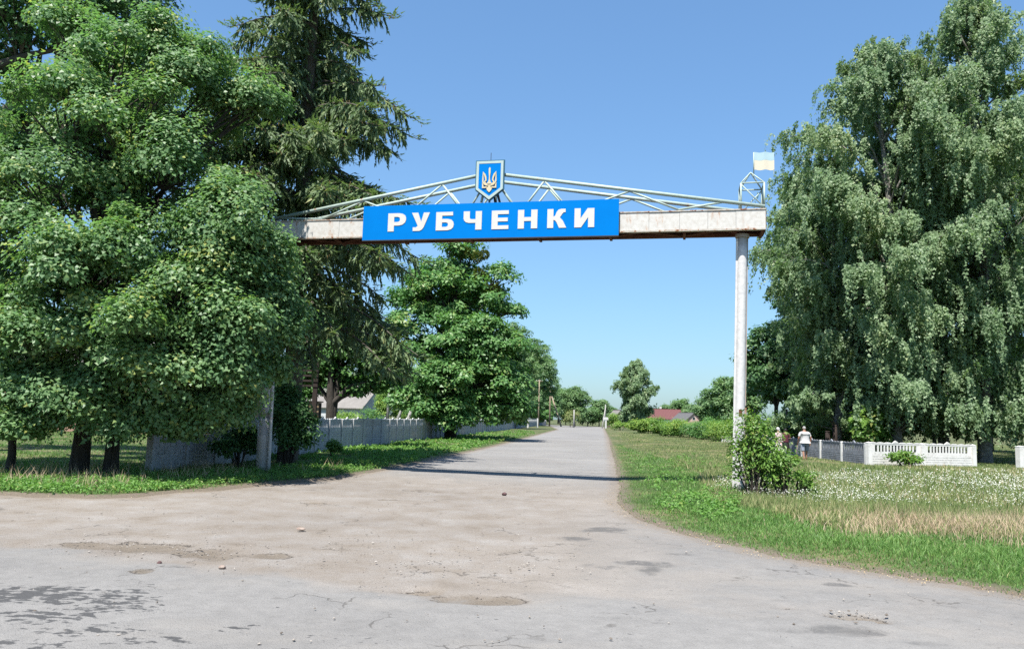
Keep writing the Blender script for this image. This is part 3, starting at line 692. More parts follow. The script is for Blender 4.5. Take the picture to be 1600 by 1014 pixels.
# ------------------------------------------------------------------ houses
def gable_house(name, label, c, L, Wd, he, hr, rz, wall, roof, gable=None, chimney=None, windows=(), over=.35, ribs=0):
    """long axis x; front wall faces -y"""
    t = thing(name, label, 'house', (c[0], c[1], 0), rz=rz)
    mb = MB().box((-L/2, -Wd/2, -.2), (L/2, -Wd/2+.25, he)).box((-L/2, Wd/2-.25, -.2), (L/2, Wd/2, he))
    for x in (-L/2, L/2-.25): mb.box((x, -Wd/2+.25, -.2), (x+.25, Wd/2-.25, he))
    w = put('wall', mb.mesh('wall'), wall, t)
    for x in (-L/2, L/2-.25):
        V = MB(); y0, y1 = -Wd/2, Wd/2
        V.add([(x, y0, he+.002), (x, y1, he+.002), (x, 0, hr-.1), (x+.25, y0, he+.002), (x+.25, y1, he+.002), (x+.25, 0, hr-.1)], [(0, 1, 4, 3), (1, 2, 5, 4), (2, 0, 3, 5)], [(0, 2, 1), (3, 4, 5)])
        put('gable', V.mesh('gable'), gable or wall, t)
    sl = (hr-he)/(Wd/2); oy = Wd/2+over; zo = he-over*sl
    r = None
    for sg in (-1, 1):
        n = max(2, ribs*2); xs = np.linspace(-L/2-over, L/2+over, n+1)
        V = []; 
        for i, x in enumerate(xs):
            dz = (.035 if i % 2 else 0) if ribs else 0
            V += [(x, sg*oy, zo+.06+dz), (x, sg*.01, hr+.06+dz), (x, sg*oy, zo), (x, sg*.01, hr)]
        Q = []
        for i in range(n):
            a, b = 4*i, 4*i+4
            Q += [(a, b, b+1, a+1), (a+2, a+3, b+3, b+2), (a, a+2, b+2, b), (a+1, b+1, b+3, a+3)]
        Q += [(0, 1, 3, 2), (4*n, 4*n+2, 4*n+3, 4*n+1)]
        r = put('roof', arrmesh('roof', V, Q), roof, t)
    put('ridge_cap', MB().bar((-L/2-over, 0, hr+.08), (L/2+over, 0, hr+.08), .3, .08).mesh('ridge_cap'), roof, t)
    if chimney is not None: put('chimney', MB().box((chimney-.3, .3, he+.5), (chimney+.3, .9, hr+.7)).mesh('chimney'), M['white_paint'], r)
    for wx, wz, ww, wh, side in windows:
        if side == 'front':
            f = put('window', MB().box((wx-ww/2-.08, -Wd/2-.03, wz-.08), (wx-ww/2, -Wd/2+.02, wz+wh+.08)).box((wx+ww/2, -Wd/2-.03, wz-.08), (wx+ww/2+.08, -Wd/2+.02, wz+wh+.08)).box((wx-ww/2, -Wd/2-.03, wz-.08), (wx+ww/2, -Wd/2+.02, wz)).box((wx-ww/2, -Wd/2-.03, wz+wh), (wx+ww/2, -Wd/2+.02, wz+wh+.08)).box((wx-.03, -Wd/2-.025, wz), (wx+.03, -Wd/2+.015, wz+wh)).mesh('window'), M['white_paint'], t)
            put('pane', MB().box((wx-ww/2, -Wd/2-.012, wz), (wx+ww/2, -Wd/2-.004, wz+wh)).mesh('pane'), M['glass'], f)
        else:
            f = put('window', MB().box((L/2-.01, wx-ww/2, wz), (L/2+.03, wx+ww/2, wz+.08)).box((L/2-.01, wx-ww/2, wz+wh), (L/2+.03, wx+ww/2, wz+wh+.08)).box((L/2-.01, wx-ww/2-.08, wz), (L/2+.03, wx-ww/2, wz+wh+.08)).box((L/2-.01, wx+ww/2, wz), (L/2+.03, wx+ww/2+.08, wz+wh+.08)).mesh('window'), M['white_paint'], t)
            put('pane', MB().box((L/2+.003, wx-ww/2, wz+.081), (L/2+.012, wx+ww/2, wz+wh)).mesh('pane'), M['glass'], f)
    return t
M['glass'] = pbr('window_glass', lin(.03, .035, .04), lin(.05, .06, .07), 3, .08, spec=.6)
M['asbestos'] = pbr('asbestos_sheet', lin(.33, .31, .29), lin(.24, .225, .21), 1.2, .9)
M['limewash'] = pbr('limewash', lin(.72, .74, .76), lin(.62, .65, .68), 1.5, .9)
M['pinkplaster'] = pbr('salmon_plaster', lin(.5, .31, .23), lin(.4, .27, .2), .8, .9, .2)
M['brownroof'] = pbr('dark_red_tin_roof', lin(.16, .06, .06), lin(.2, .08, .075), 2, .5)
M['palepink'] = pbr('pale_pink_plaster', lin(.72, .5, .42), lin(.66, .46, .4), 2, .9)
M['greyroof'] = pbr('grey_sheet_roof', lin(.12, .12, .125), lin(.18, .18, .18), 2, .8)
M['thatch'] = pbr('weathered_boards', lin(.3, .24, .17), lin(.2, .16, .11), 3, .95)
hp = P(535, 640, 100)
gable_house('house', 'low whitewashed house with a grey corrugated roof behind the left fence', (hp[0]-1.6, 103), 11.5, 6.4, 2.6, 4.85, math.radians(-20), M['limewash'], M['asbestos'], chimney=3.2, windows=((-2, .9, 1.1, 1.1, 'front'), (2.2, .9, 1.1, 1.1, 'front'), (0.3, .9, .9, 1.0, 'side')), ribs=44)
hp = P(1042, 650, 232)
gable_house('house', 'distant house with a dark red roof right of the far birch', (hp[0]-.5, 236), 10, 7, 3.0, 5.7, math.radians(4), M['limewash'], M['brownroof'], chimney=-.5, windows=((-2, 1, 1.2, 1.3, 'front'), (2.5, 1, 1.2, 1.3, 'front')), ribs=24)
hp = P(1077, 655, 205)
gable_house('house', 'small far house showing a pale pink gable under a grey roof', (hp[0], 208), 7, 5.2, 2.4, 4.5, math.radians(-72), M['palepink'], M['greyroof'], gable=M['palepink'], windows=((0, 2.6, .7, .8, 'side'),))
hp = P(966, 655, 222)
gable_house('shed', 'pale weathered shed gable peeping out left of the far birch', (hp[0], 224), 6, 4.6, 2.2, 4.9, math.radians(-80), M['thatch'], M['asbestos'], gable=M['thatch'])
gable_house('house', 'salmon plastered building glimpsed through the maples on the left', (-31, 58), 24, 9, 4.6, 8.0, math.radians(4), M['pinkplaster'], M['asbestos'], windows=tuple((x, 1.4, 1.3, 1.7, 'front') for x in (-9, -5, -1, 3, 7)), ribs=80)

# brown slatted stand behind the fence
c = P(486, 600, 40)
t = thing('wooden_stand', 'dark brown slatted wooden box on a tall post behind the fence', 'wooden stand', (c[0], c[1], 0))
M['darkwood'] = pbr('dark_brown_wood', lin(.03, .02, .017), lin(.05, .035, .028), 4, .85, .3, stretch=(1, 1, 6))
M['ochrewood'] = pbr('ochre_boards', lin(.36, .27, .16), lin(.28, .2, .12), 4, .85, stretch=(6, 1, 1))
put('post', MB().box((.12, -.1, 0), (.34, .1, 4.3)).mesh('post'), M['darkwood'], t)
put('post', MB().box((-.78, -.1, 3.0), (-.64, .1, 4.3)).mesh('post'), M['darkwood'], t)
for i in range(5): put('slat', MB().box((-.8, -.14, 3.05+i*.25), (.36, -.102, 3.05+i*.25+.1)).mesh('slat'), M['darkwood'], t)
c = P(481, 645, 41)
t = thing('wooden_box', 'ochre boarded box standing behind the fence under the spruce', 'box', (c[0], c[1], 0))
for i in range(4): put('board', MB().box((-.62+i*.31, -.3, .2), (-.62+i*.31+.3, -.27, 2.3)).mesh('board'), M['ochrewood'], t)
put('lid', MB().box((-.68, -.34, 2.302), (.68, .4, 2.36)).mesh('lid'), M['ochrewood'], t)
put('frame', MB().box((-.6, -.268, .0), (.6, .35, 2.29)).mesh('frame'), M['darkwood'], t)

# ------------------------------------------------------------------ poles
M['pole_wood'] = pbr('pale_pole_wood', lin(.42, .34, .24), lin(.3, .24, .17), 3, .9, .3, stretch=(3, 3, .4))
M['pole_conc'] = pbr('pole_concrete', lin(.5, .49, .46), lin(.4, .39, .37), 3, .9, .3)
M['ceramic'] = pbr('white_insulator', lin(.75, .75, .72), lin(.7, .7, .68), 5, .3)
def pole(label, u, vt, Y, r, mat, arms=1, brace=None, lean=0., name='utility_pole', base_h=None):
    x = X_at(u, Y); h = P(u, vt, Y)[2]
    t = thing(name, label, 'pole', (x, Y, 0))
    put('shaft', MB().tube([(0, 0, -.3), (lean*h*.5, 0, h*.5), (lean*h, 0, h)], [r*1.15, r, r*.8], 10).mesh('shaft', True), mat, t)
    for k in range(arms):
        a = put('crossarm', MB().bar((lean*h-.75, -.05, h-.35-.5*k), (lean*h+.75, -.05, h-.35-.5*k), .11).mesh('crossarm'), M['pole_wood'], t)
        for xx in (-.65, -.25, .25, .65):
            put('insulator', MB().tube([(lean*h+xx, -.05, h-.29-.5*k), (lean*h+xx, -.05, h-.2-.5*k), (lean*h+xx, -.05, h-.1-.5*k)], [.045, .07, .04], 8).mesh('insulator', True), M['ceramic'], a)
    if brace:
        bx = X_at(brace[0], brace[1]) - x
        put('brace', MB().tube([(bx, brace[1]-Y, -.3), (lean*h*.9, 0, h*.86)], [r*1.1, r*.85], 10).mesh('brace', True), mat, t)
    return t
pole('single wooden power pole standing before the dark trees along the far fence', 841, 593, 180, .16, M['pole_wood'])
pole('braced wooden power pole whose long strut ends at the road verge', 858.5, 603, 212, .2, M['pole_wood'], brace=(877.5, 200))
pole('upright pale post in the bushes at the end of the far fence row', 776, 600, 110, .15, M['pole_conc'])
pole('upright concrete pole in the yard right of the low whitewashed house', 604.5, 560, 82, .13, M['pole_conc'])
pole('leaning concrete prop of a pole in the yard beside the whitewashed house', 611, 607, 80, .15, M['pole_conc'], arms=0, lean=.42)
pole('short leaning pale post low in the yard bushes beside the acacia', 630, 632, 78, .17, M['pole_conc'], arms=0, lean=.3)
pole('short far pole beside the greyish bush at the road end', 896.5, 640, 190, .18, M['pole_conc'], arms=0)
# roadside shrine sign at the far end of the road
x = X_at(946.5, 190); 
t = thing('road_sign', 'white sign board on a white post at the far road end', 'sign', (x, 190, 0))
put('post', MB().box((-.17, -.15, 0), (.17, .15, 2.0)).mesh('post'), M['white_paint'], t)
put('board', MB().box((-.7, -.2, 2.002), (.5, .1, 2.65)).mesh('board'), M['white_paint'], t)
pole('braced pole rising behind the white sign at the far road end', 945.5, 632, 196, .14, M['pole_conc'], arms=0, brace=(940.5, 194))

# markers and posts in the plot on the right
c = P(1229, 690, 52)
t = thing('grave_marker', 'small blue marker on a thin dark post behind the side fence', 'marker', (c[0], c[1], 0))
M['blue_paint'] = pbr('dull_blue_paint', lin(.03, .09, .3), lin(.04, .12, .34), 4, .5)
put('post', MB().bar((0, 0, 0), (.04, 0, 2.9), .09).mesh('post'), M['dark_steel'], t)
put('plate', MB().box((-.2, -.075, 1.75), (.2, -.047, 2.3)).mesh('plate'), M['blue_paint'], t)
for u, v, lab in ((1293, 673, 'shorter dark wooden post behind the side fence'), (1304, 663.5, 'taller dark wooden post behind the side fence')):
    h = P(u, v, 47); t = thing('wooden_post', lab, 'post', (h[0], 47, 0))
    put('shaft', MB().tube([(0, 0, -.2), (.02, 0, h[2]*.5), (0, 0, h[2]-.05)], [.15, .14, .13], 9).mesh('shaft', True), M['darkwood'], t)
    put('cap', MB().tube([(0, 0, h[2]-.048), (0, 0, h[2])], [.15, .1], 9).mesh('cap'), M['darkwood'], t)

# ------------------------------------------------------------------ people
def grow(name, J, E_, R, mat, parent, root, sub=2):
    me = bpy.data.meshes.new(name); me.from_pydata([tuple(map(float, p)) for p in J], E_, []); me.update()
    o = bpy.data.objects.new(name, me); COL.objects.link(o)
    m = o.modifiers.new('skin', 'SKIN'); m.use_smooth_shade = True; m.branch_smoothing = .4
    for v, r in zip(me.skin_vertices[0].data, R):
        v.radius = (r, r) if isinstance(r, (int, float)) else r
        v.use_root = False
    me.skin_vertices[0].data[root].use_root = True
    s = o.modifiers.new('sub', 'SUBSURF'); s.levels = s.render_levels = sub
    dg = bpy.context.evaluated_depsgraph_get()
    nm = bpy.data.meshes.new_from_object(o.evaluated_get(dg)); o.modifiers.clear(); o.data = nm
    nm.materials.clear(); nm.materials.append(mat); nm.polygons.foreach_set('use_smooth', [True]*len(nm.polygons))
    o.parent = parent; return o
M['skin'] = pbr('sunlit_skin', lin(.46, .25, .17), lin(.4, .21, .14), 6, .6, spec=.4)
M['white_cloth'] = pbr('white_cloth', lin(.78, .77, .76), lin(.68, .67, .68), 14, .9, .3, 30)
M['pink_cloth'] = pbr('pale_pink_cloth', lin(.72, .58, .58), lin(.66, .5, .52), 14, .9, .3, 30)
M['grey_cloth'] = pbr('blue_grey_cloth', lin(.34, .38, .46), lin(.28, .32, .4), 12, .9, .3, 30)
M['red_cloth'] = pbr('dark_red_cloth', lin(.12, .025, .04), lin(.08, .02, .035), 12, .9)
M['grey_hair'] = pbr('grey_hair', lin(.5, .49, .47), lin(.36, .35, .34), 40, .8, .5, 80)
M['dark_hair'] = pbr('dark_hair', lin(.015, .012, .015), lin(.03, .025, .03), 40, .6, .5, 80)
M['leather'] = pbr('brown_leather', lin(.08, .05, .035), lin(.12, .08, .05), 10, .6)
fl = NT('flower_print'); vo = fl.n('ShaderNodeTexVoronoi', i_Scale=11.); fl.l(fl.coord(), vo.inputs['Vector'])
fl.base(fl.mix(fl.thr(vo.outputs['Distance'], .45, .35), lin(.72, .66, .64), fl.mix(.35, vo.outputs['Color'], lin(.5, .12, .16)))); fl.b.inputs['Roughness'].default_value = .9
def person(label, loc, rz, h, kind):
    """local frame: faces +y; h body height"""
    t = thing('person', label, 'person', loc, rz=rz); k = h/1.75
    step = .17 if kind == 'man' else .1
    wide = 1.28 if kind == 'man' else 1.05
    hipw, shw = .1*wide, .19*wide
    J = [(0, 0, .95), (0, 0, 1.12), (0, .02, 1.32), (0, .03, 1.44), (0, .045, 1.53), (0, .06, 1.60), (0, .065, 1.70)]
    R = [(.165*wide, .12*wide), (.16*wide, .125*wide), (.175*wide, .12*wide), (.12, .085), .058, (.075, .09), (.07, .088)]
    E_ = [(0, 1), (1, 2), (2, 3), (3, 4), (4, 5), (5, 6)]
    def chain(st, pts, rad):
        p = st
        for q, r in zip(pts, rad):
            J.append(q); R.append(r); E_.append((p, len(J)-1)); p = len(J)-1
        return p
    ends = []
    for sg in (-1, 1):
        f = step*sg
        chain(0, [(sg*hipw, 0, .86), (sg*hipw*1.05, f*.45+.03, .50), (sg*hipw*1.05, f*.9-.02, .10), (sg*hipw*1.1, f*.9+.0, .045), (sg*hipw*1.2, f*.9+.15, .035)], [.1, .068, .042, .045, .032])
        sw = -f*.9
        if kind == 'man':
            w_ = [(sg*shw, .02, 1.40), (sg*(shw+.07), -.01+sw*.3, 1.14), (sg*(shw+.05), .09+sw*.6, .90), (sg*(shw+.045), .12+sw*.65, .83)]
        else:
            w_ = [(sg*shw, .02, 1.40), (sg*(shw+.07), .0, 1.14), (sg*(shw-.04), .22, 1.06), (sg*(shw-.09), .29, 1.07)]
        p = chain(3, w_, [.062, .046, .034, .036])
        e = np.array(w_[-1]); dn = nrm(e-np.array(w_[-2])); ends.append(e+dn*.05)
        sd2 = nrm(np.cross(dn, (sg*1., 0, 0)))
        for q in range(4):                                      # four fingers, thumb
            o_ = sd2*(q-1.5)*.02
            ln = (.075, .088, .083, .065)[q]
            j0 = e+dn*.045+o_; chain(p, [j0, j0+dn*ln*.55, j0+dn*ln*.9+np.array((-sg*.025, 0, 0))], [.011, .009, .008])
        chain(p, [e+dn*.015+sd2*.04, e+dn*.055+sd2*.055], [.011, .009])
    J = [np.array(p)*k for p in J]; R = [tuple(np.array(r)*k) if isinstance(r, tuple) else r*k for r in R]
    body = grow('body', J, E_, R, M['skin'], t, 0)
    A = lambda *p: np.array(p)*k
    hd = A(0, .065, 1.655)
    nose = MB().tube([hd+A(0, .085, .01), hd+A(0, .105, -.02), hd+A(0, .09, -.03)], np.array([.012, .018, .012])*k, 8)
    put('nose', nose.mesh('nose', True), M['skin'], t)
    for sg in (-1, 1):
        put('ear', MB().tube([hd+A(sg*.072, 0, -.025), hd+A(sg*.084, -.012, 0), hd+A(sg*.074, -.01, .03)], np.array([.012, .017, .012])*k, 8).mesh('ear', True), M['skin'], t)
        put('eye', MB().tube([hd+A(sg*.03, .078, .01), hd+A(sg*.03, .088, .01)], np.array([.012, .006])*k, 8).mesh('eye', True), M['dark_hair'], t)
    put('mouth', MB().tube([hd+A(-.022, .082, -.055), hd+A(0, .09, -.055), hd+A(.022, .082, -.055)], np.array([.005, .007, .005])*k, 6).mesh('mouth', True), M['red_cloth'], t)
    def cap_(name, mat, zc, rad, back=0.0):
        bm = bmesh.new(); bmesh.ops.create_uvsphere(bm, u_segments=16, v_segments=10, radius=1)
        bmesh.ops.delete(bm, geom=[v for v in bm.verts if v.co.z < -.05-.55*max(0, -v.co.y) and v.co.y > -.8 and v.co.z < -.1-.6*(v.co.y < .1)], context='VERTS')
        for v in bm.verts: v.co = Vector(hd+A(v.co.x*rad[0], v.co.y*rad[1]+back, v.co.z*rad[2]+zc))
        me = bpy.data.meshes.new(name); bm.to_mesh(me); bm.free(); me.polygons.foreach_set('use_smooth', [True]*len(me.polygons)); put(name, me, mat, t)
    def cloth(name, J2, E2, R2, mat, root=0): return grow(name, [np.array(p)*k for p in J2], E2, [tuple(np.array(r)*k) if isinstance(r, tuple) else r*k for r in R2], mat, t, root)
    mt = {'man': M['white_cloth'], 'woman': M['pink_cloth'], 'dark': M['red_cloth']}[kind]
    SJ = [(0, 0, .90 if kind == 'man' else 1.02), (0, 0, 1.12), (0, .02, 1.32), (0, .03, 1.45)]; SE = [(0, 1), (1, 2), (2, 3)]
    SR = [(.178*wide, .165*wide), (.182*wide, .17*wide), (.172*wide, .155*wide), (.11, .1)]
    for sg in (-1, 1):
        n0 = len(SJ); sw = -step*sg*.9
        SJ += [(sg*shw, .02, 1.405), (sg*(shw+.055), 0+(sw*.2 if kind == 'man' else 0), 1.2)]; SE += [(3, n0), (n0, n0+1)]; SR += [.074, .07]
    cloth('shirt', SJ, SE, SR, mt, 1)
    if kind == 'man':
        SJ = [(0, 0, 1.02), (0, 0, .90)]; SE = [(0, 1)]; SR = [(.175*wide, .135*wide), (.185*wide, .145*wide)]
        for sg in (-1, 1):
            f = step*sg; n0 = len(SJ)
            SJ += [(sg*hipw, .0, .83), (sg*hipw*1.08, f*.45+.03, .5), (sg*hipw*1.08, f*.5+.02, .45)]; SE += [(1, n0), (n0, n0+1), (n0+1, n0+2)]; SR += [.125, .1, .1]
        cloth('shorts', SJ, SE, SR, M['grey_cloth'], 1)
        cap_('hair', M['grey_hair'], .012, (.083, .099, .1), -.004)
        s0 = ends[0]*k; put('belt', MB().tube([A(0, 0, .985), A(0, 0, 1.015)], .0, 4).mesh('belt'), M['leather'], t) if False else None
    else:
        m2 = fl.m if kind == 'woman' else M['dark_hair']
        n = 20; V = []; zz = [1.06, .95, .75, .5, .28] if kind == 'woman' else [1.06, .95, .75, .6, .5]; rr = [(.16, .125), (.195, .155), (.215, .18), (.235, .205), (.255, .225)]
        for z, (a, b) in zip(zz, rr):
            for i in range(n):
                an = 6.2832*i/n; w_ = 1+.05*math.sin(an*7)*(1.06-z); V.append(A(a*math.cos(an)*w_, b*math.sin(an)*w_, z))
        Q = [(j*n+i, j*n+(i+1) % n, (j+1)*n+(i+1) % n, (j+1)*n+i) for j in range(4) for i in range(n)]
        me = arrmesh('skirt', V, np.array(Q)[:, ::-1], True); sk = put('skirt', me, m2, t)
        so = sk.modifiers.new('thick', 'SOLIDIFY'); so.thickness = .012
        if kind == 'woman':
            cap_('headscarf', M['white_cloth'], .01, (.092, .11, .112), -.004)
            put('scarf_knot', MB().tube([hd+A(0, -.1, -.06), hd+A(0, -.13, -.12), hd+A(0, -.12, -.2)], np.array([.03, .045, .012])*k, 8).mesh('scarf_knot', True), M['white_cloth'], t)
        else: cap_('hair', M['dark_hair'], .01, (.09, .108, .112), -.008)
    for sg in (-1, 1):
        f = step*sg
        put('shoe', MB().tube([A(sg*hipw*1.1, f*.9-.07, .035), A(sg*hipw*1.12, f*.9+.03, .045), A(sg*hipw*1.2, f*.9+.18, .03)], np.array([.035, .052, .035])*k, 10).mesh('shoe', True), M['leather'], t)
    return t, [np.array(e)*k for e in ends]
g = G(1258, 720.5)
man, me_ = person('grey haired person in white shirt and grey shorts walking along the side fence', (g[0], g[1], .05), math.radians(6), 1.76, 'man')
s0 = me_[0]
ck = thing('walking_stick', 'thin wooden walking stick in the hand of the person in shorts', 'stick', (g[0], g[1], .05), rz=math.radians(6))
put('shaft', MB().tube([s0+(0, .0, .02), s0*(1, 1, .5)+(-.04, .04, 0), (s0[0]-.08, s0[1]+.08, 0)], [.017, .015, .013], 8).mesh('shaft', True), M['pole_wood'], ck)
put('handle', MB().tube([s0+(0, -.06, .02), s0+(0, -.02, .045), s0+(0, .05, .03)], .018, 8).mesh('handle', True), M['leather'], ck)
g = P(1217, 690, 44.5)
person('person in white headscarf pale top and flowered skirt behind the green bush', (g[0], g[1], .05), math.radians(28), 1.66, 'woman')
g = P(1227.5, 690, 46.3)
person('dark haired person in dark red mostly hidden behind the one in the headscarf', (g[0], g[1], .05), math.radians(-20), 1.6, 'dark')

# ------------------------------------------------------------------ leaves, crowns, trees
def leaf_arrays(C, D, N, L, Wd, kind='kite', fold=.22):
    D = nrm(D); T = nrm(np.cross(N, D)); N2 = np.cross(D, T)
    L = np.broadcast_to(L, (len(C),))[:, None]; Wd = np.broadcast_to(Wd, (len(C),))[:, None]
    if kind == 'kite':
        o = [(0, 0, 0), (.45, .5, fold), (1, 0, -.12), (.45, -.5, fold)]; T_ = [(0, 1, 2), (0, 2, 3)]
    elif kind == 'needle':
        o = [(0, .5, 0), (1, 0, 0), (0, -.5, 0)]; T_ = [(0, 1, 2)]
    else:                                                       # three lobes, one triangle each
        o = [(0, 0, 0), (.52, .56, fold), (.55, .12, .05), (.2, .3, .08), (1, 0, -.15), (.2, -.3, .08), (.55, -.12, .05), (.52, -.56, fold)]; T_ = [(0, 1, 2), (3, 4, 5), (0, 6, 7)]
    V = np.stack([C+a*L*D+b*Wd*T+c*Wd*N2 for a, b, c in o], 1)
    n = len(o); F = np.array(T_)[None]+n*np.arange(len(C))[:, None, None]
    return V.reshape(-1, 3), F.reshape(-1, 3), n
def rdir(r, n): return nrm(r.normal(size=(n, 3)))
def join(parts):
    V = []; F = []; T = []; c = 0
    for v, f, t in parts:
        V.append(v); F.append(f+c); T.append(t); c += len(v)
    return np.concatenate(V), np.concatenate(F), np.concatenate(T)
def clumps(r, cen, rad, nl, size, kind, asp=.8, flat=.62, droop=.3, cen_out=None, jit=.62):
    """cen (k,3) clump centres, rad (k,), nl leaves each: leaves lie in a shell round each centre, faces turned up and outwards"""
    k = len(cen); n = k*nl
    d = rdir(r, n); d[:, 2] = np.where(d[:, 2] < -.35, -d[:, 2]*.8, d[:, 2]); d = nrm(d)
    rr = np.repeat(rad, nl)*(.3+.8*r.random(n)**.7+.55*(r.random(n) > .9)*r.random(n))
    off = d*rr[:, None]; off[:, 2] *= flat
    C = np.repeat(cen, nl, 0)+off
    out = np.repeat(cen_out, nl, 0) if cen_out is not None else 0
    N = nrm(.85*d+.45*out+np.array([0, 0, .5])+jit*rdir(r, n))
    D = nrm(d*.8+rdir(r, n)*.8-np.array([0, 0, droop]))
    D = nrm(D-N*(D*N).sum(1, keepdims=True)*.85)
    s = size*(.7+.6*r.random(n))
    V, F, m = leaf_arrays(C, D, N, s, s*asp, kind)
    ct = np.repeat(r.normal(0, .12, k), nl)
    t = np.clip(.45+ct+.2*r.normal(size=n)+.28*(r.random(n) > .93), 0, 1)
    return V, F, np.repeat(t, m)
def limb(mb, a, b, r0, r1, r, sag=.12, n=6, wob=.06):
    a = np.asarray(a, float); b = np.asarray(b, float); L = np.linalg.norm(b-a); t = np.linspace(0, 1, n+1)[:, None]
    p = a+(b-a)*t; p[:, 2] += (sag*L*np.sin(math.pi*t[:, 0])); p[1:-1] += r.normal(0, wob*L*.3, (n-1, 3))
    mb.tube(p, np.linspace(r0, r1, n+1), 7, cap=False); return p
def lobes_px(L, default_ry=None):
    """[(u, v, depth, radius px[, flat])] -> [(centre, rx, ry, rz)]"""
    o = []
    for q in L:
        c = P(q[0], q[1], q[2]); k = q[2]/FPX/.99; fl_ = q[4] if len(q) > 4 else .85
        o.append((c, q[3]*k, q[3]*k, q[3]*k*fl_))
    return o
def ragged(lobes, seed, k=.80, sat=2, sr=.46):
    """smaller lobes with satellites on their upper and outer sides, so that the outline frays"""
    r = np.random.default_rng(seed); o = []
    for c, a, b, e in lobes:
        o.append((c, a*k, b*k, e*k))
        for d in rdir(r, sat):
            d[2] = abs(d[2])*.8-.1; q = sr*r.uniform(.7, 1.25)
            o.append((c+d*np.array([a, b, e])*r.uniform(.85, 1.12), a*q, b*q, e*q))
    return o
def leafy_tree(name, label, base, lobes, leaf, nl, crad, dens, mat, bark, trunk_r, seed, group=None, kind='kite', top=None, bare=.0, flat=.8, cat='tree', asp=.8, fork=None, lean=(0, 0), extra=None, twig=9):
    r = np.random.default_rng(seed); base = np.asarray(base, float)
    t = thing(name, label, cat, base, group)
    cs = np.array([l[0] for l in lobes]); zt = cs[:, 2].max() if top is None else top
    mc = cs.mean(0)
    tp = np.linspace(0, 1, 9)[:, None]
    end = np.array([mc[0]*.6+base[0]*.4, mc[1]*.6+base[1]*.4, base[2]+(zt-base[2])*.95])
    tr = base+(end-base)*np.concatenate([tp**1.6, tp**1.6, tp], 1); tr[1:] += r.normal(0, .05*trunk_r*4, (8, 3))*[1, 1, 0]
    tr[0, 2] -= .25
    rad = trunk_r*np.array([1.35, .98, .9, .8, .68, .55, .42, .28, .12])
    mb = MB().tube(tr, rad, 12, cap=False)
    CC = []; CR = []; CO = []
    for c, rx, ry, rz in lobes:
        area = (rx*ry+ry*rz+rx*rz)*4.19
        n = max(4, int(dens*area/(crad*crad)))
        d = rdir(r, n); keep = (d[:, 2] > -.25) | (r.random(n) < .55); d = d[keep]
        rho = .72+.34*r.random(len(d))
        inn = r.random(len(d)) < .18; rho[inn] = .2+.5*r.random(inn.sum())
        cc = c+d*np.array([rx, ry, rz])*rho[:, None]
        CC.append(cc); CO.append(d); CR.append(crad*(.65+.7*r.random(len(d))))
        # limb to this lobe
        zz = tr[:, 2]; tgt = base[2]+(c[2]-base[2])*(.45+.2*r.random()); i = int(np.clip(np.searchsorted(zz, tgt), 1, 7))
        lr = max(.025, rad[i]*.55)
        lp = limb(mb, tr[i], c, lr, lr*.35, r, .08)
        for q in cc[:: max(1, len(cc)//twig)]:
            limb(mb, lp[4], q, lr*.33, .012, r, .05, 4 if twig > 4 else 2)
    me = mb.mesh('trunk', True); me.transform(Matrix.Translation(-Vector(base))); put('trunk', me, bark, t)
    CC = np.concatenate(CC); CR = np.concatenate(CR); CO = np.concatenate(CO)
    V, F, T = clumps(r, CC, CR, nl, leaf, kind, asp, flat, cen_out=CO)
    put('crown', arrmesh('crown', V-base, F, False, T), mat, t)
    return t, CC

def onground(u, Y, z=.08): return np.array([X_at(u, Y), Y, z])
# --- the maples by the road on the left
A_ = lambda *q: q
m1 = lobes_px([A_(190, 108, 21, 88), A_(275, 112, 21.5, 80), A_(95, 190, 20.5, 85), A_(215, 205, 20, 88), A_(312, 150, 21.5, 58), A_(376, 178, 22, 42), A_(40, 290, 20, 92), A_(165, 290, 20, 66), A_(290, 270, 20.5, 82),
               A_(20, 400, 19.5, 82), A_(120, 432, 18.8, 82), A_(225, 400, 19.4, 76), A_(318, 225, 22.5, 60), A_(250, 330, 22.6, 60), A_(130, 80, 22.5, 60), A_(60, 470, 20, 70)]) + \
     lobes_px([A_(150, 230, 24.5, 90), A_(250, 210, 25, 85), A_(60, 300, 25, 95), A_(-90, 250, 21, 110), A_(-90, 420, 20.5, 100), A_(210, 420, 24.5, 80)])
leafy_tree('maple_tree', 'tallest leafy maple with a thick dark trunk at the left roadside', onground(122, 20.8), ragged(m1, 1, .98, 2, .42), .09, 520, .58, .2, M['maple'], M['bark'], .19, 21, 'maples along the left verge', 'needle', asp=1.05, flat=.9)
m2 = lobes_px([A_(352, 335, 20, 46), A_(325, 365, 19.6, 62), A_(392, 396, 20.4, 42), A_(300, 440, 19.2, 68), A_(366, 455, 20.3, 50), A_(408, 440, 21.5, 30), A_(412, 500, 21.4, 34), A_(330, 520, 19, 62), A_(245, 520, 18.8, 66),
               A_(378, 545, 20.2, 38), A_(280, 585, 19.2, 52), A_(355, 590, 19.8, 46), A_(366, 622, 20.6, 32), A_(310, 645, 20, 36), A_(205, 610, 19.6, 48), A_(250, 650, 20.2, 32), A_(285, 672, 20.4, 22), A_(345, 655, 20.4, 28), A_(228, 640, 22, 34), A_(420, 468, 20.8, 26), A_(424, 530, 21, 22), A_(408, 580, 21, 20)]) + \
     lobes_px([A_(305, 450, 23.2, 70), A_(260, 540, 23, 70), A_(345, 560, 23.5, 40)])
leafy_tree('maple_tree', 'lower spreading maple with a thin forked trunk whose leaves cover the left gate column', onground(166, 20.9), ragged(m2, 2, .98, 2, .42), .09, 520, .58, .2, M['maple'], M['bark'], .09, 22, 'maples along the left verge', 'needle', asp=1.05, flat=.9)
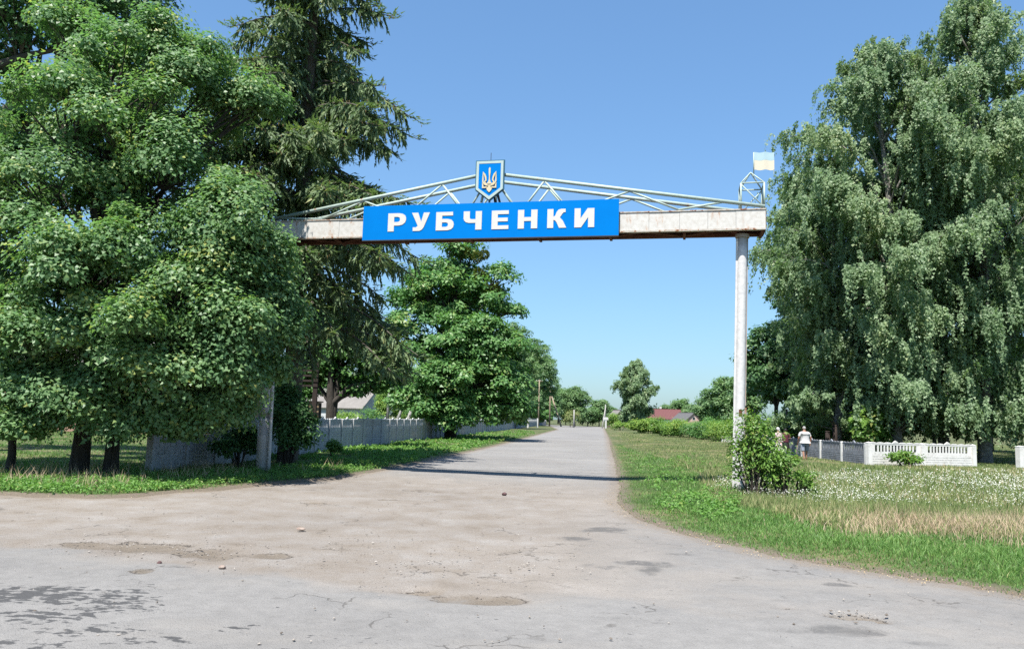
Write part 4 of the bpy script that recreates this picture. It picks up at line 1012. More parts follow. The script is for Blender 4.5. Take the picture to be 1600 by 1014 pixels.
m3 = lobes_px([A_(20, 520, 19.5, 70), A_(95, 545, 19, 62), A_(165, 545, 18.8, 50), A_(30, 610, 19.4, 56), A_(110, 618, 19.2, 44), A_(150, 650, 19.4, 30), A_(5, 655, 20, 34), A_(-80, 560, 20, 80), A_(60, 560, 22.5, 70), A_(60, 662, 19.6, 26), A_(185, 668, 19.8, 26), A_(25, 675, 19.3, 20)])
leafy_tree('maple_tree', 'small maple low at the left picture edge with a slim dark trunk', onground(14, 20.6), ragged(m3, 3, .98, 2, .42), .09, 520, .58, .2, M['maple'], M['bark'], .1, 23, 'maples along the left verge', 'needle', asp=1.05, flat=.9)
# stump leaning on the second trunk, thin dark post at the fence start
g = onground(176, 20.95)
t = thing('tree_stump', 'dark stump standing against the thin maple trunk', 'stump', g)
put('trunk', MB().tube([(0, 0, -.1), (.01, 0, .4), (0, 0, .95)], [.15, .11, .1], 10).mesh('trunk', True), M['bark'], t)
put('cut_top', MB().tube([(0, 0, .951), (0, 0, .957)], [.098, .09], 10).mesh('cut_top'), M['pole_wood'], t)
# dark old oak behind at the upper left
ok_ = lobes_px([A_(40, 20, 27, 75), A_(140, 10, 27, 70), A_(215, 25, 28, 45), A_(195, 80, 28, 50), A_(120, 90, 28, 55), A_(20, 120, 29, 36), A_(10, 190, 28, 40), A_(60, 150, 29, 36), A_(-90, 60, 27, 120), A_(60, -80, 27, 110), A_(180, -60, 27, 80)], )
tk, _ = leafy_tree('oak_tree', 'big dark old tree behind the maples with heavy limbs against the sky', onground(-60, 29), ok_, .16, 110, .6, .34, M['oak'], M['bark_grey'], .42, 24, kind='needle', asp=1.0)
mb = MB(); r_ = np.random.default_rng(7)
for pts, a, b in (([(-60, 70), (0, 22), (60, 30), (120, 42), (160, 60)], .2, .05), ([(-60, 140), (0, 100), (45, 86), (90, 78), (130, 60)], .17, .04), ([(-80, 230), (0, 178), (40, 150), (60, 100), (66, 70)], .22, .05)):
    q = np.array([P(u, v, 26.6+.3*i) for i, (u, v) in enumerate(pts)])-np.array(tk.location); mb.tube(q, np.linspace(a, b, len(q)), 9, cap=False)
put('limb', mb.mesh('limb', True), M['bark_grey'], tk)

# --- spruce
def spruce(base, H_, seed, label):
    r = np.random.default_rng(seed); base = np.asarray(base, float); t = thing('spruce_tree', label, 'tree', base)
    z = np.linspace(0, 1, 14)
    mb = MB().tube(np.stack([.04*np.sin(z*9), .04*np.cos(z*7), -.2+z*(H_+.2)], -1), .36*(1-z)**.8+.02, 12, cap=False)
    tw_s = []; tw_d = []; tw_l = []; top_s = []; top_d = []; zc = []
    zz = 4.6
    while zz < H_-1:
        f = (zz-3.6)/(H_-3.6); Lm = 6.2*(1-f)**.75*(.86 if zz < 6.5 else 1)
        for k in range(r.integers(4, 6)):
            az = r.uniform(0, 2*math.pi); L = Lm*r.uniform(.62, 1.08); rise = r.uniform(.05, .3); drop = r.uniform(.32, .62)
            n = max(4, int(L*2.2)); s = np.linspace(0, 1, n+1)
            e = np.array([math.cos(az), math.sin(az), 0]); wob = r.normal(0, .05)
            side = np.array([-e[1], e[0], 0])
            pts = e*(s*L)[:, None]+side*(wob*L*s**2)[:, None]
            pts[:, 2] = zz+L*(rise*s-drop*s**2+.12*np.clip(s-.85, 0, 1)*3)
            mb.tube(pts, np.linspace(.055*(1-f)+.02, .012, n+1), 6, cap=False)
            m = int(L*18); q = .05+.82*r.random(m)**.8
            p = np.stack([np.interp(q, s, pts[:, i]) for i in range(3)], -1)
            sg = r.choice([-1, 1], m)[:, None]
            ln = (.35+.75*r.random(m))*(1.05-.55*q)*min(1.1, .5+L/6)
            sp = r.random(m)[:, None]
            d = nrm(side*sg*(.85*sp+.1)+e*.45*r.random((m, 1))+np.array([0, 0, -1.])*(.35+.8*(1-sp)))
            tw_s.append(p); tw_d.append(d); tw_l.append(ln)
            if L > 1.5:
                m2 = int(L*9); q = .25+.75*r.random(m2); p = np.stack([np.interp(q, s, pts[:, i]) for i in range(3)], -1)
                top_s.append(p+r.normal(0, .05, (m2, 3))); top_d.append(nrm(e+side*r.normal(0, .9, (m2, 1))+np.array([0, 0, .25])*r.normal(size=(m2, 1))))
            if zz > 7.5 and r.random() < .8:
                m3 = int(L*3.5); q = .55+.45*r.random(m3); zc.append(np.stack([np.interp(q, s, pts[:, i]) for i in range(3)], -1)+r.normal(0, .16, (m3, 3)))
        zz += r.uniform(.30, .46)
    put('trunk', mb.mesh('trunk', True), M['bark_grey'], t)
    S_ = np.concatenate(tw_s); D_ = np.concatenate(tw_d); L_ = np.concatenate(tw_l)
    k = 9; n = len(S_)
    a = (np.arange(k)+.3)/k; C = (S_[:, None]+D_[:, None]*(a[None, :, None]*L_[:, None, None])).copy()
    C[:, :, 2] -= .22*(a[None]**2)*L_[:, None]
    C = C.reshape(-1, 3); DD = np.repeat(D_, k, 0)*.9+np.array([0, 0, -.35]); nn = len(C)
    DD = nrm(DD+.5*rdir(r, nn)); N = nrm(rdir(r, nn)+np.array([0, 0, .5]))
    V, F, m = leaf_arrays(C, DD, N, .22*(.7+.6*r.random(nn)), .085, 'needle')
    T = np.repeat(np.clip(np.repeat(r.normal(.42, .2, n), k)+.12*r.normal(size=nn), 0, 1), m)
    S2 = np.concatenate(top_s); D2 = np.concatenate(top_d); n2 = len(S2); k2 = 4
    C2 = (S2[:, None]+D2[:, None]*(np.arange(k2)*.09)[None, :, None]).reshape(-1, 3); DD2 = nrm(np.repeat(D2, k2, 0)+.5*rdir(r, n2*k2))
    V2, F2, m = leaf_arrays(C2, DD2, nrm(np.array([0, 0, 1.])+.6*rdir(r, n2*k2)), .2, .075, 'needle')
    V, F, T = join([(V, F, T), (V2, F2, np.repeat(np.clip(.55+.2*r.normal(size=n2*k2), 0, 1), m))])
    put('crown', arrmesh('crown', V, F, False, T), M['spruce'], t)
    zc = np.concatenate(zc); nc = len(zc)
    V, F = [], []; ring = np.array([(math.cos(i*2.094), math.sin(i*2.094)) for i in range(3)])
    lc = .1+.05*r.random(nc); V = np.stack([zc]+[zc+np.stack([.02*ring[i, 0]*np.ones(nc), .02*ring[i, 1]*np.ones(nc), -lc*.45], -1) for i in range(3)]+[zc-np.stack([0*lc, 0*lc, lc], -1)], 1).reshape(-1, 3)
    F = (np.array([(0, 1, 2), (0, 2, 3), (0, 3, 1), (4, 2, 1), (4, 3, 2), (4, 1, 3)])[None]+5*np.arange(nc)[:, None, None]).reshape(-1, 3)
    props(put('cones', arrmesh('cones', V, F), M['cone'], t), kind='stuff')
spruce(onground(448, 28.2), 25.5, 31, 'tall dark spruce with drooping boughs behind the left gate column')

# --- weeping birches
def birch(base, H_, Rm, seed, label, group, leaf=.13, nlimb=64, per=26, lk=34, zlow=1.0, bend=(0, 0), prof=None):
    r = np.random.default_rng(seed); base = np.asarray(base, float); t = thing('birch_tree', label, 'tree', base, group)
    z = np.linspace(0, 1, 12); tx = np.stack([bend[0]*z**1.5+.12*np.sin(z*8+seed), bend[1]*z**1.5+.12*np.cos(z*6), -.2+z*(H_*.93+.2)], -1)
    mb = MB().tube(tx, .34*(H_/26)*(1-z)**.7+.02, 12, cap=False)
    S_, L_, O_, CT = [], [], [], []
    prof = prof or (lambda f: (.62+.6*f if f < .35 else .83+.17*math.sin((f-.35)/.3*1.57) if f < .65 else max(.1, 1-((f-.65)/.36)**1.8)))
    for i in range(nlimb):
        f = .10+.9*((i+r.random())/nlimb); zt = H_*f; R = Rm*prof(f)*r.uniform(.45, 1.08)
        az = i*2.39996+r.normal(0, .35); e = np.array([math.cos(az), math.sin(az), 0]); side = np.array([-e[1], e[0], 0])
        z0 = max(1.5, zt-R*r.uniform(.35, .9)-1.); b0 = np.array([np.interp(z0, tx[:, 2], tx[:, k]) for k in range(3)])
        n = 9; s = np.linspace(0, 1, n); pts = b0+e*(R*s)[:, None]+side*(r.normal(0, .1)*R*s**2)[:, None]
        pts[:, 2] = z0+(zt-z0)*np.sin(s*1.9)/math.sin(1.57)*1.02
        pts[1:] += r.normal(0, .07, (n-1, 3))
        mb.tube(pts, np.linspace(.075, .014, n)*(H_/26)**.5, 6, cap=False)
        m = int(per*(.5+R/Rm)); q = .28+.75*r.random(m)**.85; q = np.minimum(q, 1.03)
        st = np.stack([np.interp(q, s, pts[:, k]) for k in range(3)], -1)
        st += r.normal(0, 1, (m, 3))*np.array([.42, .42, .22])*(.5+.6*q[:, None])
        S_.append(st); CT.append(np.full(m, r.normal(0, .13)))
        ln = r.uniform(.5, 1.6, m)*(1.35-.55*f)*(H_/26)**.6*(1+1.1*(r.random(m) > .82))
        L_.append(np.minimum(ln, np.maximum(.3, base[2]+st[:, 2]-zlow*r.uniform(.6, 1.8, m)-base[2]))); O_.append(nrm(e*.55+side*r.normal(0, .35, (m, 1))+rdir(r, m)*.3))
    put('trunk', mb.mesh('trunk', True), M['bark_birch'], t)
    S_ = np.concatenate(S_); L_ = np.concatenate(L_); O_ = np.concatenate(O_); CT = np.concatenate(CT); n = len(S_)
    a = r.random((n, lk)); a = np.sort(a, 1)
    C = S_[:, None]+O_[:, None]*(L_[:, None]*.28*a**.6)[..., None]
    C[:, :, 2] += L_[:, None]*(.22*np.sin(a*2.2)-a*.95)
    C = C.reshape(-1, 3)+r.normal(0, .075*leaf/.13, (n*lk, 3)); nn = len(C)
    O2 = np.repeat(O_, lk, 0)
    N = nrm(O2*.85+np.array([0, 0, .4])+.55*rdir(r, nn)); D = nrm(np.array([0, 0, -.9])+.8*rdir(r, nn)); D = nrm(D-N*(D*N).sum(1, keepdims=True)*.7)
    sz = leaf*(.7+.6*r.random(nn)); V, F, m = leaf_arrays(C, D, N, sz*1.1, sz*.95, 'needle')
    T = np.clip(.42+np.repeat(CT+r.normal(0, .1, n), lk)+.16*r.normal(size=nn), 0, 1)
    put('crown', arrmesh('crown', V, F, False, np.repeat(T, m)), M['birch'], t)
    return t
gb = 'weeping birches on the right'
birch(onground(1405, 46), 25, 7.0, 41, 'broad weeping birch behind the white fence with a crown leaning over the gate end', gb, leaf=.125, nlimb=96, per=54, lk=46, bend=(-.6, 0), zlow=1.5)
birch(onground(1545, 45.5), 28, 6.6, 42, 'tallest weeping birch at the right picture edge hanging over the white fence end', gb, leaf=.125, nlimb=96, per=54, lk=46, zlow=.5)
birch(onground(1312, 48.5), 18.5, 4.8, 43, 'lower slim weeping birch between the dark maple and the white fence corner', gb, leaf=.14, nlimb=66, per=40, lk=38, zlow=4.4)
birch(onground(1478, 49), 24, 6, 47, 'weeping birch behind the middle of the white fence between two larger ones', gb, leaf=.17, nlimb=70, per=44, lk=32, zlow=.8)
birch(onground(1690, 50), 27, 7., 44, 'weeping birch mostly beyond the right picture edge', gb, leaf=.2, nlimb=56, per=30, lk=24)
birch(onground(1268, 54), 18.6, 2.8, 46, 'young weeping birch with a long bough hanging beside the gate flag', gb, leaf=.14, nlimb=54, per=40, lk=36, zlow=6.5, bend=(-.5, 0), prof=lambda f: .35+.75*f if f < .8 else 1.1*max(.15, 1-((f-.8)/.22)**2))
birch(onground(992, 165), 14.2, 4.2, 45, 'lone weeping birch standing by the far end of the road', gb, leaf=.32, nlimb=50, per=30, lk=26, zlow=.4)

# --- trees along the left fence and beyond
ac = lobes_px([A_(735, 400, 63, 28), A_(700, 415, 63, 34), A_(780, 440, 63, 26), A_(690, 465, 62, 46), A_(750, 480, 62, 44), A_(790, 490, 63, 26), A_(655, 520, 62, 46), A_(720, 540, 61, 52), A_(780, 555, 61, 42), A_(645, 580, 61, 44), A_(700, 600, 60.5, 46), A_(755, 600, 61, 44), A_(690, 640, 60.5, 26), A_(800, 600, 62, 30), A_(660, 440, 64, 26), A_(640, 480, 65, 30), A_(715, 470, 66, 60), A_(720, 570, 66, 70), A_(640, 630, 60.5, 34), A_(672, 648, 60, 22), A_(735, 642, 60.4, 26), A_(775, 640, 61, 30), A_(805, 640, 62, 24), A_(690, 652, 60.2, 22), A_(712, 656, 60, 20), A_(612, 600, 62, 30), A_(745, 520, 60, 36)])
ta, _ = leafy_tree('acacia_tree', 'large feathery acacia with mistletoe balls behind the left fence', onground(704, 62.5), ragged(ac, 5, 1.0, 1, .5), .26, 190, .85, .3, M['acacia'], M['bark'], .38, 51, asp=.75, flat=.75, kind='needle', twig=3)
r_ = np.random.default_rng(8)
for u, v, s in ((712, 388, 9), (727, 395, 9), (745, 402, 9), (768, 448, 12), (774, 456, 10), (748, 427, 8), (757, 398, 7)):
    c = P(u, v, 61.8)-np.array(ta.location); k = s*61.8/FPX
    d = rdir(r_, 420); C = c+d*k*(.3+.7*r_.random((420, 1))**.5); V, F, m = leaf_arrays(C, nrm(d+.6*rdir(r_, 420)), nrm(d+.7*rdir(r_, 420)), .17, .09)
    put('mistletoe', arrmesh('mistletoe', V, F, False, np.repeat(r_.random(420), m)), M['mistletoe'], ta)
wl2 = lobes_px([A_(500, 575, 43, 40), A_(545, 560, 43, 45), A_(585, 580, 43, 36), A_(470, 590, 44, 30), A_(555, 600, 43, 22), A_(610, 560, 44, 30), A_(520, 520, 44, 50), A_(600, 600, 43.5, 20)])
tn, _ = leafy_tree('walnut_tree', 'dark walnut with a forked grey trunk standing behind the left fence', onground(513, 42), wl2, .2, 120, .55, .4, M['walnut'], M['bark'], .3, 52, asp=.9, kind='needle', twig=4)
o0 = np.array(tn.location); mb = MB()
mb.tube([onground(514, 42, .0)-o0, P(516, 640, 42)-o0, P(516, 600, 42)-o0, P(518, 560, 42)-o0], [.27, .22, .16, .1], 12, cap=False)
mb.tube([P(517, 632, 42)-o0, P(532, 618, 42)-o0, P(545, 603, 42)-o0, P(575, 596, 42.4)-o0], [.15, .12, .08, .03], 10, cap=False)
mb.tube([P(514, 630, 42)-o0, P(508, 622, 42)-o0, P(505, 616, 42)-o0], [.07, .05, .03], 8, cap=False)
put('limb', mb.mesh('limb', True), M['bark'], tn)

def fartree(label, u, Y, px, vt, vb, seed, mat='fartree', leaf=None, group=None, name='broadleaf_tree', n=12, xs=0.):
    """a round crowned tree: u, half width px and the rows of its top and the crown's underside"""
    r = np.random.default_rng(seed); L = []
    leaf = leaf or max(.2, 1.9*Y/FPX*1.0)
    hv = (vb-vt)/2; cv = (vt+vb)/2
    for i in range(n):
        f = (i+.5)/n; ang = i*2.4
        v = vt+hv*.35+(2*hv-.7*hv)*f; w = px*(math.sin(math.pi*(.16+.72*f)))**.8
        rr_ = min(px, hv)*r.uniform(.42, .6)
        L.append((u+math.cos(ang)*max(0, w-rr_*.7), v, Y+math.sin(ang)*px*Y/FPX*.55, rr_))
    L.append((u, vt+hv*.42, Y, min(px, hv)*.42)); L.append((u, cv, Y, px*.62, .9))
    b = onground(u, Y, .0)
    leafy_tree(name, label, b, ragged(lobes_px(L), seed, 1.02, 1, .5), leaf, 74 if Y > 60 else 110, max(.55, leaf*3.0), .3, M[mat], M['bark'], max(.16, (b-P(u, vt, Y))[2]*-.018), seed, group, asp=.75 if Y < 50 else 1.05, kind='kite' if Y < 50 else 'needle', twig=2)
gl_ = 'trees beyond the left fence'
fartree('dark round tree right behind the feathery acacia', 793, 132, 50, 498, 664, 61, group=gl_)
fartree('dark tree in the middle of the row along the far fence', 824, 198, 40, 520, 664, 62, group=gl_)
fartree('last tall dark tree of the row, next to the braced pole', 847, 250, 26, 545, 664, 63, group=gl_)
fartree('small pointed tree just right of the braced pole', 872, 300, 17, 608, 657, 64, group=gl_)
fartree('large round far tree left of the road end', 898, 215, 23, 603, 655, 65, group='far trees at the road end')
fartree('smaller far tree left of the white sign', 936, 240, 14, 626, 657, 66, group='far trees at the road end')
fartree('low far tree between the white sign and the far birch', 955, 255, 13, 640, 657, 67, group='far trees at the road end')
fartree('low far tree left of the white sign beside the larger one', 918, 235, 14, 640, 658, 68, group='far trees at the road end')
fartree('wide round far tree behind the red roofed house', 1058, 300, 25, 627, 657, 69, group='far trees at the road end')
fartree('far tree right of the red roofed house', 1082, 290, 14, 634, 657, 70, group='far trees at the road end')
fartree('dark mid distance tree left of the right gate column', 1135, 92, 30, 585, 668, 71, group='trees right of the road')
fartree('dark tall tree close behind the right gate column', 1172, 76, 30, 545, 665, 85, group='trees right of the road')
fartree('lower tree at the left end of the right hand trees', 1108, 100, 18, 620, 668, 72, group='trees right of the road')
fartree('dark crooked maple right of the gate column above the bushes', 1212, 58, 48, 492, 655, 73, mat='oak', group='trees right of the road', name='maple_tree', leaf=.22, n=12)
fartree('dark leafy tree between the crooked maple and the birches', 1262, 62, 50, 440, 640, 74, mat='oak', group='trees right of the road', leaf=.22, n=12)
for i_, (u, Y, px, vt) in enumerate(((884, 262, 12, 636), (910, 275, 13, 640), (926, 280, 12, 646), (968, 285, 14, 645), (1005, 290, 13, 644), (1030, 300, 14, 642), (1098, 270, 14, 640), (1120, 240, 14, 634))):
    fartree('small far tree of the low row along the horizon, ' + ('first', 'second', 'third', 'fourth', 'fifth', 'sixth', 'seventh', 'eighth')[i_] + ' from the road end rightwards', u, Y, px, vt, 662, 300+i_, group='low far trees along the horizon', n=7)
# the woods closing the view behind
gw = 'trees closing the view behind the left yard'
fartree('tree behind the yard left of the spruce, deepest in shade', 440, 75, 60, 560, 655, 75, group=gw, mat='walnut')
fartree('light green tree above the roof of the whitewashed house', 560, 125, 42, 585, 640, 76, group=gw)
fartree('light green tree right behind the gable of the whitewashed house', 622, 118, 40, 575, 650, 77, group=gw)
fartree('tree behind the concrete poles, partly under the acacia', 668, 110, 40, 580, 655, 78, group=gw)
fartree('light tree over the left end of the whitewashed house', 500, 130, 36, 590, 645, 79, group=gw)
gx_ = 'trees in the shade behind the white fence'
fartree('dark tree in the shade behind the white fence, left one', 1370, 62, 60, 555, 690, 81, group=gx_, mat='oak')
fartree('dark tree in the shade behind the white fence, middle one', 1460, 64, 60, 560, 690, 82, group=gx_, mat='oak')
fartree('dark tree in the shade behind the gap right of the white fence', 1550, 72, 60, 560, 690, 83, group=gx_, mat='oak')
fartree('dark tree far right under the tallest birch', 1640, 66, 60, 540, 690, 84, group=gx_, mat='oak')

# --- bushes
def bush(label, u, Y, wpx, vt, seed, mat='hedge', leaf=None, n=7, nl=110, group=None, kind='kite', depth=1.0, name='bush', asp=.6, stems=True, crad=.3, z0=.1, dens=.5, flat=.8):
    r = np.random.default_rng(seed); b = onground(u, Y, z0); top = P(u, vt, Y)[2]; w = wpx*Y/FPX
    t = thing(name, label, 'bush', b, group); leaf = leaf or max(.09, 1.7*Y/FPX)
    kind = 'needle' if Y > 40 else kind; asp = asp*1.5 if Y > 40 else asp
    CC = []; CO = []; CR = []
    mb = MB()
    for i in range(n):
        x = r.uniform(-1, 1); h = (top-b[2])*(.52+.3*r.random())*(1-.35*x*x); c = np.array([x*w*.72, r.uniform(-1, 1)*w*.6*depth, h])
        rr_ = np.array([w*.42, w*.42*depth, max(.2, (top-b[2])*.32)])
        k = max(5, int(dens*12*(rr_[0]*rr_[1]+rr_[0]*rr_[2]+rr_[1]*rr_[2])/3/(crad*crad)))
        d = rdir(r, k); CC.append(c+d*rr_*(.6+.45*r.random((k, 1)))); CO.append(d); CR.append(crad*(.6+.8*r.random(k)))
        for q in range(2): limb(mb, (x*w*.2, 0, -.1), c+r.normal(0, .3, 3)*rr_, .025, .008, r, .1, 4)
    CC = np.concatenate(CC); CC[:, 2] = np.maximum(CC[:, 2], .12)
    V, F, T = clumps(r, CC, np.concatenate(CR), nl, leaf, kind, asp, flat, cen_out=np.concatenate(CO), jit=.7)
    put('foliage', arrmesh('foliage', V, F, False, T), M[mat], t)
    put('stems', mb.mesh('stems', True), M['bark'], t)
    return t
bush('bright green young ash bush growing at the foot of the right gate column', 1180, 19.7, 46, 655, 91, 'bush', .115, 13, 15, None, crad=.2, asp=.4, dens=.42, depth=.7, flat=1.)
bush('low sprawling shoot of the ash bush in the meadow', 1226, 19.4, 34, 712, 92, 'bush', .11, 10, 14, None, crad=.19, asp=.4, dens=.42, flat=1.)
bush('low outermost shoots of the ash bush reaching towards the flowers', 1246, 19.5, 20, 730, 98, 'bush', .1, 6, 14, None, crad=.16, asp=.4, dens=.42, flat=1.)
bush('dark ivy like bush hugging the right side of the left gate column', 447, 25.6, 34, 600, 93, 'dark_bush', .12, 9, 90, None, crad=.32)
bush('dark shrub with big leaves against the near fence left of the gate column', 372, 24.6, 26, 668, 94, 'dark_bush', .13, 6, 80, None, crad=.25)
bush('glossy leaved bush behind the side fence corner', 1352, 45, 36, 648, 95, 'bush', .22, 7, 60, None, crad=.4, asp=.7)
bush('small weed bush before the white fence middle post', 1412, 38.6, 18, 706, 96, 'bush', .12, 5, 50, None, crad=.2)
bush('light shrub on the verge beside the fence foot under the spruce', 518, 33, 10, 690, 97, 'bush', .1, 4, 50, None, crad=.16)
gh = 'bright bushes along the overgrown plot on the right'
for i, (u, Y, w, vt) in enumerate(((1010, 120, 22, 657), (1040, 105, 26, 657), (1072, 95, 28, 660), (1105, 88, 30, 658), (1138, 80, 30, 657), (1165, 62, 26, 650), (1195, 55, 30, 642), (1235, 54, 32, 645), (1275, 54, 34, 642), (1312, 53, 30, 640), (1255, 60, 36, 630), (1335, 55, 28, 648))):
    nm = ('leftmost', 'second', 'third', 'fourth', 'fifth', 'sixth', 'seventh', 'eighth', 'ninth', 'tenth', 'taller one in the middle', 'last before the birch shade')[i]
    bush('bright yellow green bush of the overgrown plot, %s counting from the far birch' % nm if i < 10 else 'bright yellow green bush of the overgrown plot, '+nm, u, Y, w*1.25, vt, 100+i, ('hedge', 'bush', 'hedge', 'acacia')[i % 4], None, 10, 70, gh, crad=.55, dens=.45, z0=-.35)
gy_ = 'bushes in the yard behind the left fence'
for i, (u, Y, w, vt, lab) in enumerate(((545, 88, 22, 640, 'flowering bush before the whitewashed house wall'), (580, 80, 18, 642, 'bush below the gable of the whitewashed house'), (610, 95, 30, 612, 'tall light bush behind the concrete poles'), (648, 85, 26, 628, 'yellowish bush at the left foot of the acacia'), (668, 75, 16, 640, 'reddish tinted bush left of the acacia trunk'),
        (745, 95, 24, 626, 'light bush behind the fence right of the acacia trunk'), (772, 112, 22, 628, 'bush at the foot of the pale post'), (800, 134, 26, 628, 'broad light bush before the dark tree row'), (828, 200, 22, 634, 'bush below the wooden power pole'), (853, 240, 14, 642, 'spiky young bush at the far fence end'), (530, 70, 14, 648, 'small bush right of the walnut trunk'))):
    bush(lab, u, Y, w, vt, 130+i, 'hedge' if i % 2 == 0 else 'acacia', None, 6, 70, gy_, crad=.5)
bush('greyish dry bush at the left side of the road end', 893, 195, 12, 640, 150, 'meadow', None, 5, 50, None, crad=.9)
bush('reddish hedge right of the white sign at the road end', 962, 200, 16, 649, 151, 'hedge', None, 5, 50, None, crad=.9)
bush('low bright bush before the far reddish hedge', 970, 150, 12, 660, 152, 'hedge', None, 5, 50, None, crad=.6)

# ------------------------------------------------------------------ grass, meadow, flowers
def scatter(n, r, rmin, rmax, a0=-41, a1=42):
    a = np.radians(a0+(a1-a0)*r.random(n)); q = rmin*(rmax/rmin)**r.random(n)
    x, y = q*np.sin(a), q*np.cos(a); return x, y, q
def blades(x, y, z, h, w, r, tint, lean=.35, base_w=1.):
    n = len(x); az = r.uniform(0, 6.283, n); d = np.stack([np.cos(az), np.sin(az), 0*az], -1); fa = r.uniform(0, 6.283, n); s = np.stack([np.cos(fa), np.sin(fa), 0*fa], -1)
    l = lean*(.3+r.random(n))[:, None]*h[:, None]; b = np.stack([x, y, z], -1); up = np.array([0, 0, 1.])
    p1 = b+up*(h*.55)[:, None]+d*l*.3; p2 = b+up*(h*.97)[:, None]*(1-.15*lean)+d*l
    W2 = (w/2)[:, None]
    k = np.hypot(x, y) < 17                                     # bent blades close by, single triangles beyond
    m = int(k.sum())
    V = np.stack([b-s*W2, b+s*W2, p1-s*W2*.8, p1+s*W2*.8, p2], 1)[k].reshape(-1, 3)
    F = (np.array([(0, 1, 3), (0, 3, 2), (2, 3, 4)])[None]+5*np.arange(m)[:, None, None]).reshape(-1, 3)
    V2 = np.stack([b-s*W2, b+s*W2, p2], 1)[~k].reshape(-1, 3); F2 = 5*m+np.arange(3*(n-m)).reshape(-1, 3)
    return np.concatenate([V, V2]), np.concatenate([F, F2]), np.concatenate([np.repeat(tint[k], 5), np.repeat(tint[~k], 3)])
def field(name, label, n, seed, rmin, rmax, pick, hfun, wk, mat, tintf, lean=.35, a0=-41, a1=42):
    r = np.random.default_rng(seed); x, y, q = scatter(n, r, rmin, rmax, a0, a1); s = sdf(x, y, ROAD); k = pick(x, y, s, r); x, y, q, s = x[k], y[k], q[k], s[k]
    h = hfun(x, y, s, r); w = np.maximum(.006, wk*q)*(.7+.6*r.random(len(x)))
    V, F, T = blades(x, y, ground_z(x, y, s)-.02, h, w, r, tintf(x, y, r), lean)
    return props(put(name, arrmesh(name, V, F, False, T), M[mat]), label, kind='stuff'), (x, y)
pw = lambda L: [tuple(G(u, v)[:2]) for u, v in L]
STRAW = pw([(1308, 832), (1330, 815), (1450, 815), (1640, 818), (1900, 822), (1900, 870), (1640, 856), (1500, 849), (1390, 842)])
FLOWER = pw([(1115, 780), (1125, 760), (1230, 752), (1330, 746), (1600, 745), (1900, 748), (1900, 812), (1600, 806), (1400, 803), (1280, 800), (1200, 790)])
MEADOW = pw([(950, 676), (975, 700), (1040, 722), (1100, 745), (1110, 790), (1230, 812), (1310, 835), (1400, 845), (1700, 865), (2200, 880), (2600, 720), (1600, 690), (1300, 686), (1100, 676)])
pa = lambda x, y, P_: inpoly(x+.9*(fbm(x*.9, y*.9, 3)-.5), y+2.2*(fbm(x*.7+50, y*.7, 3)-.5), P_)
def right(x): return x > 0
def left_bank(x, y): return (x < 0) & (y > 14) & ((x-FENCE_A[0])*1-(y-FENCE_A[1])*.0972 > -.3)
tn_ = lambda c, s: (lambda x, y, r: np.clip(c+.28*(fbm(x*.8, y*.8, 3)-.5)*2+s*r.normal(size=len(x)), 0, 1))
# short green verge on the right
field('grass', 'short green grass on the right verge', 300000, 201, 7.5, 60, lambda x, y, s, r: (s+.5*(fbm(x*2.2, y*2.2, 3)-.5) > -.05+.3*r.random(len(x))**2) & (x > 1) & ~pa(x, y, MEADOW) & (r.random(len(x)) < np.clip(.35+s*1.2, 0, 1)),
      lambda x, y, s, r: (.035+.075*r.random(len(x)))*np.clip(.4+s*.7, .4, 1.25)*(.6+.9*fbm(x*1.3, y*1.3, 3)), .0009, 'grass', tn_(.42, .2), .6, 0, 42)
# verge on the left, under the trees and along the fence
field('grass', 'lush green grass and weeds on the left verge', 170000, 202, 15, 130, lambda x, y, s, r: (s+.5*(fbm(x*2.2, y*2.2, 3)-.5) > .02+.3*r.random(len(x))) & (x < 3) & (r.random(len(x)) < np.clip(.35+s*1.1, 0, 1)) & (((x-FENCE_A[0])-(y-FENCE_A[1])*.0972 > -.05) | (y < 24) | (x < -9)) & (y < 120),
      lambda x, y, s, r: (.05+.13*r.random(len(x)))*np.clip(.35+s*.8, .35, 1.2)*np.where(y > 25, .55, 1)*(.5+fbm(x*1.1, y*1.1, 3)), .0012, 'grass', tn_(.45, .22), .55, -41, 4)
# meadow: olive stems
field('meadow_grass', 'olive meadow grass on the right side', 330000, 203, 11, 130, lambda x, y, s, r: pa(x, y, MEADOW) & (~pa(x, y, STRAW) | (r.random(len(x)) < .25)) & (s > .5),
      lambda x, y, s, r: (.10+.17*r.random(len(x)))*(.45+fbm(x*.6, y*.6, 3))*np.clip(.35+s*.25, .35, 1)*np.where(y > 36.5, .4, 1), .0010, 'meadow', lambda x, y, r: np.clip(.35+.9*(fbm(x*.25, y*.25, 3)-.45)+.3*r.normal(size=len(x)), 0, 1), .45, 0, 42)
field('dry_grass', 'straw coloured dry grass in front of the flowers', 110000, 204, 11.5, 30, lambda x, y, s, r: pa(x+r.normal(0, .5, len(x)), y+r.normal(0, .7, len(x)), STRAW) & (s > .8),
      lambda x, y, s, r: (.12+.16*r.random(len(x)))*(.6+.8*fbm(x*.9, y*.9, 3)), .0006, 'dry', tn_(.45, .25), .5, 10, 44)
field('dry_grass', 'thin straw coloured stems among the meadow grass', 13000, 205, 14, 120, lambda x, y, s, r: pa(x, y, MEADOW) & (s > 1.) & (y < 38) & (fbm(x*.35+9, y*.35, 3)+.15*r.normal(size=len(x)) > .5),
      lambda x, y, s, r: (.14+.2*r.random(len(x))), .0007, 'dry', tn_(.4, .25), .4, 0, 42)
